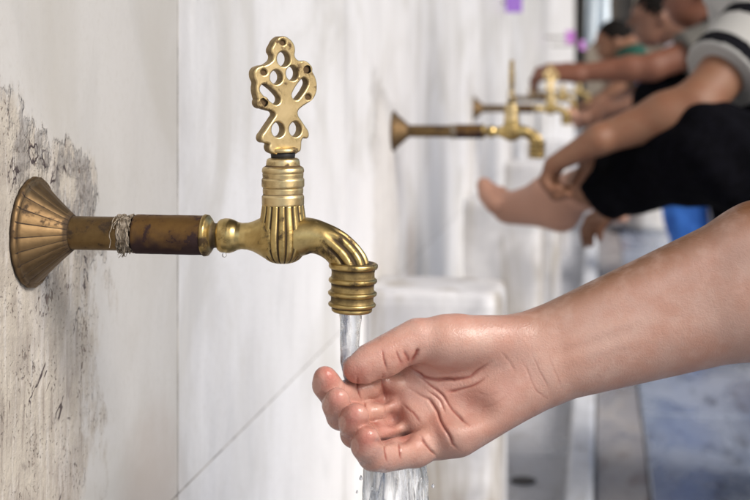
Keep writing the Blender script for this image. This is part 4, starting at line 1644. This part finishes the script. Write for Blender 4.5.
# ------------------------------------------------------------------ water
def water_column(name, spec, mat, label, n=40, rows=90, amp=0.08, seed=0, freq=1.0, zf=1.0):
    """spec: list of (u, v, half_width_px, half_depth_px, Z)"""
    V, F = [], []
    sp = np.array(spec, float)
    tt = np.linspace(0, len(sp) - 1, rows)
    for t_ in tt:
        i = min(int(t_), len(sp) - 2)
        q = sp[i] + (sp[i + 1] - sp[i]) * (t_ - i)
        c = P(q[0], q[1], q[4])
        s = q[4] / FPX
        for j in range(n):
            a = 2 * PI * j / n
            z_ = c[2] * 220 * freq * 0.35 * zf
            k = 1 + amp * (mnoise.noise(Vector((math.cos(a) * 2.2 * freq + seed, math.sin(a) * 2.2 * freq, z_))) +
                           0.6 * mnoise.noise(Vector((math.cos(a) * 5 * freq, math.sin(a) * 5 * freq + seed, z_ * 2.2))))
            p = c + RT * (q[2] * s * k * math.cos(a)) - FW * (q[3] * s * k * math.sin(a))
            V.append(tuple(p))
    for i in range(rows - 1):
        for j in range(n):
            F.append((i * n + j, i * n + (j + 1) % n, (i + 1) * n + (j + 1) % n, (i + 1) * n + j))
    F.append(tuple(range(n - 1, -1, -1)))
    F.append(tuple((rows - 1) * n + j for j in range(n)))
    o = mesh_obj(name, V, F, mat)
    return tag(o, label, 'water')


ZS = float((np.array([0.2045, TAP_Y0, 0]) - CAM) @ FW)
water_column('water_stream', [(351, 306, 10.5, 10.5, ZS), (350.5, 314, 10.8, 10.5, ZS), (350, 330, 9.8, 9.8, ZS), (350, 350, 9.3, 9.3, ZS), (350, 362, 9.5, 9, ZS + 0.002), (351, 376, 8, 7, ZS + 0.008), (354, 392, 5, 4, ZS + 0.014)], M['water'],
             'clear stream of water falling from the nearest tap onto the thumb', amp=0.10, seed=3, freq=0.9)
ZF = 0.862
water_column('falling_water', [(396, 440, 24, 9, ZF), (397, 462, 26, 9, ZF), (398, 480, 28, 10, ZF), (397, 500, 30, 11, ZF), (397, 560, 31, 12, ZF), (398, 640, 30, 12, ZF)], M['water_rough'],
             'broken sheet of water pouring off the underside of the cupped hand', n=110, rows=160, amp=0.24, seed=9, freq=2.0, zf=0.22)
water_column('falling_water', [(368, 452, 3, 3, ZF - .01), (367, 470, 3.5, 3, ZF - .01), (366, 500, 3, 3, ZF - .01), (365, 560, 2.5, 3, ZF - .01)], M['water_rough'],
             'thin trickle falling beside the broad sheet of water, on its wall side', n=24, rows=60, amp=0.4, seed=5, freq=1.2, zf=0.5)
for q_, (a_, b2, r_) in enumerate(((361, 478, 2.0), (372, 488, 1.6), (357, 492, 1.3), (433, 486, 1.7), (363, 462, 1.1))):
    V, F, D = lathe([(-1.3, 0.02), (-1.1, 0.5), (-0.5, 0.95), (0.1, 0.85), (0.9, 0.4), (1.5, 0.02)], 'z', 14)
    k_ = r_ * ZF / FPX
    o = mesh_obj('water_drop', [(x * k_, y * k_, z * k_) for x, y, z in V], F, M['water'], None, loc=tuple(P(a_, b2, ZF - 0.012)))
    tag(o, 'falling drop splashed off beside the sheet of water under the hand', 'water', 'drops beside the falling water')
# drop under the inlet knuckle
V, F, D = lathe([(-0.0032, 0.0002), (-0.003, 0.001), (-0.0022, 0.0016), (-0.001, 0.0014), (0.0006, 0.0006), (0.001, 0.0001)], 'z', 16)
xd, zd = px_mm(226, 250.5)
tag(mesh_obj('water_drop', V, F, M['water'], None, loc=(xd, TAP_Y0 - 0.004, ZP + zd - 0.0005)), 'water drop hanging under the brass knuckle of the nearest tap', 'water')


# ------------------------------------------------------------------ small things on the wall
def card(u, v, y, w, h, mat, label):
    z = on_y(u, v, y)[2]
    bm = bmesh.new()
    x1 = on_y(u, v, y)[0]
    bm_box(bm, -w / 2, w / 2, -0.002, 0.002, -h / 2, h / 2, 0.0008, 1)
    root = empty('notice_card', (max(x1, w / 2 + 0.012), y, z), label, 'notice', 'purple notice cards on the wall')
    from_bm('card', bm, mat, root)
    bm = bmesh.new()
    bm_box(bm, -root.location.x - 0.001, -w / 2 + 0.004, 0.0025, 0.006, -0.006, 0.006)
    from_bm('bracket', bm, M['dark'], root)


card(509, 2, 5.1, 0.060, 0.075, M['purple'], 'purple notice card jutting from the wall at the top edge')
card(570, 37, 9.2, 0.055, 0.085, M['pink'], 'violet notice card on the wall above the gripped tap handle')
card(583.5, 45, 10.2, 0.050, 0.065, M['pink'], 'smaller violet notice card on the wall nearest the towel')


def towel():
    root_p = P(598, -30, 8.6)
    n, m = 26, 40
    V, F = [], []
    for i in range(m):
        z = -i / (m - 1) * 0.46
        for j in range(n):
            s = j / (n - 1) - 0.5
            V.append((s * 0.13 * (1 + 0.25 * i / m), 0.025 * math.sin(s * 15 + i * 0.04) + 0.02 * math.sin(i * 0.15), z + 0.02 * math.cos(s * 6)))
    for i in range(m - 1):
        for j in range(n - 1):
            F.append((i * n + j, i * n + j + 1, (i + 1) * n + j + 1, (i + 1) * n + j))
    o = mesh_obj('towel', V, F, M['towel'], None, loc=tuple(root_p))
    md = o.modifiers.new('thick', 'SOLIDIFY')
    md.thickness = 0.006
    tag(o, 'pale blue towel hanging high by the far end of the wall', 'towel')


towel()

# ------------------------------------------------------------------ light
W = bpy.data.worlds.new('World')
S.world = W
W.use_nodes = True
nt = W.node_tree
nt.nodes.clear()
sky = nt.nodes.new('ShaderNodeTexSky')
sky.sky_type = 'NISHITA'
sky.sun_disc = False
SUN_EL, SUN_AZ = 36.0, 121.0        # azimuth measured from +y towards +x
sky.sun_elevation = math.radians(SUN_EL)
sky.sun_rotation = math.radians(SUN_AZ)
sky.air_density = 1.0
sky.dust_density = 2.0
bg = nt.nodes.new('ShaderNodeBackground')
bg.inputs[1].default_value = 0.075
wo = nt.nodes.new('ShaderNodeOutputWorld')
nt.links.new(sky.outputs[0], bg.inputs[0])
nt.links.new(bg.outputs[0], wo.inputs[0])

ld = bpy.data.lights.new('sun', 'SUN')
ld.energy = 1.5
ld.angle = math.radians(26)
ld.color = (1.0, 0.948, 0.888)
so = bpy.data.objects.new('sun', ld)
link(so)
dirv = Vector((math.sin(math.radians(SUN_AZ)) * math.cos(math.radians(SUN_EL)), math.cos(math.radians(SUN_AZ)) * math.cos(math.radians(SUN_EL)), math.sin(math.radians(SUN_EL))))
so.rotation_euler = dirv.to_track_quat('Z', 'Y').to_euler()
so.location = (4, -3, 4)

vs_ = S.view_settings
S.display_settings.display_device = 'sRGB'
vs_.view_transform = 'Standard'
vs_.look = 'None'
vs_.gamma = 1.0
vs_.use_curve_mapping = False
vs_.exposure = 1.22

S.render.engine = 'CYCLES'
S.cycles.use_denoising = True
S.cycles.max_bounces = 10
S.cycles.transmission_bounces = 10
S.cycles.sample_clamp_indirect = 6.0
S.render.film_transparent = False
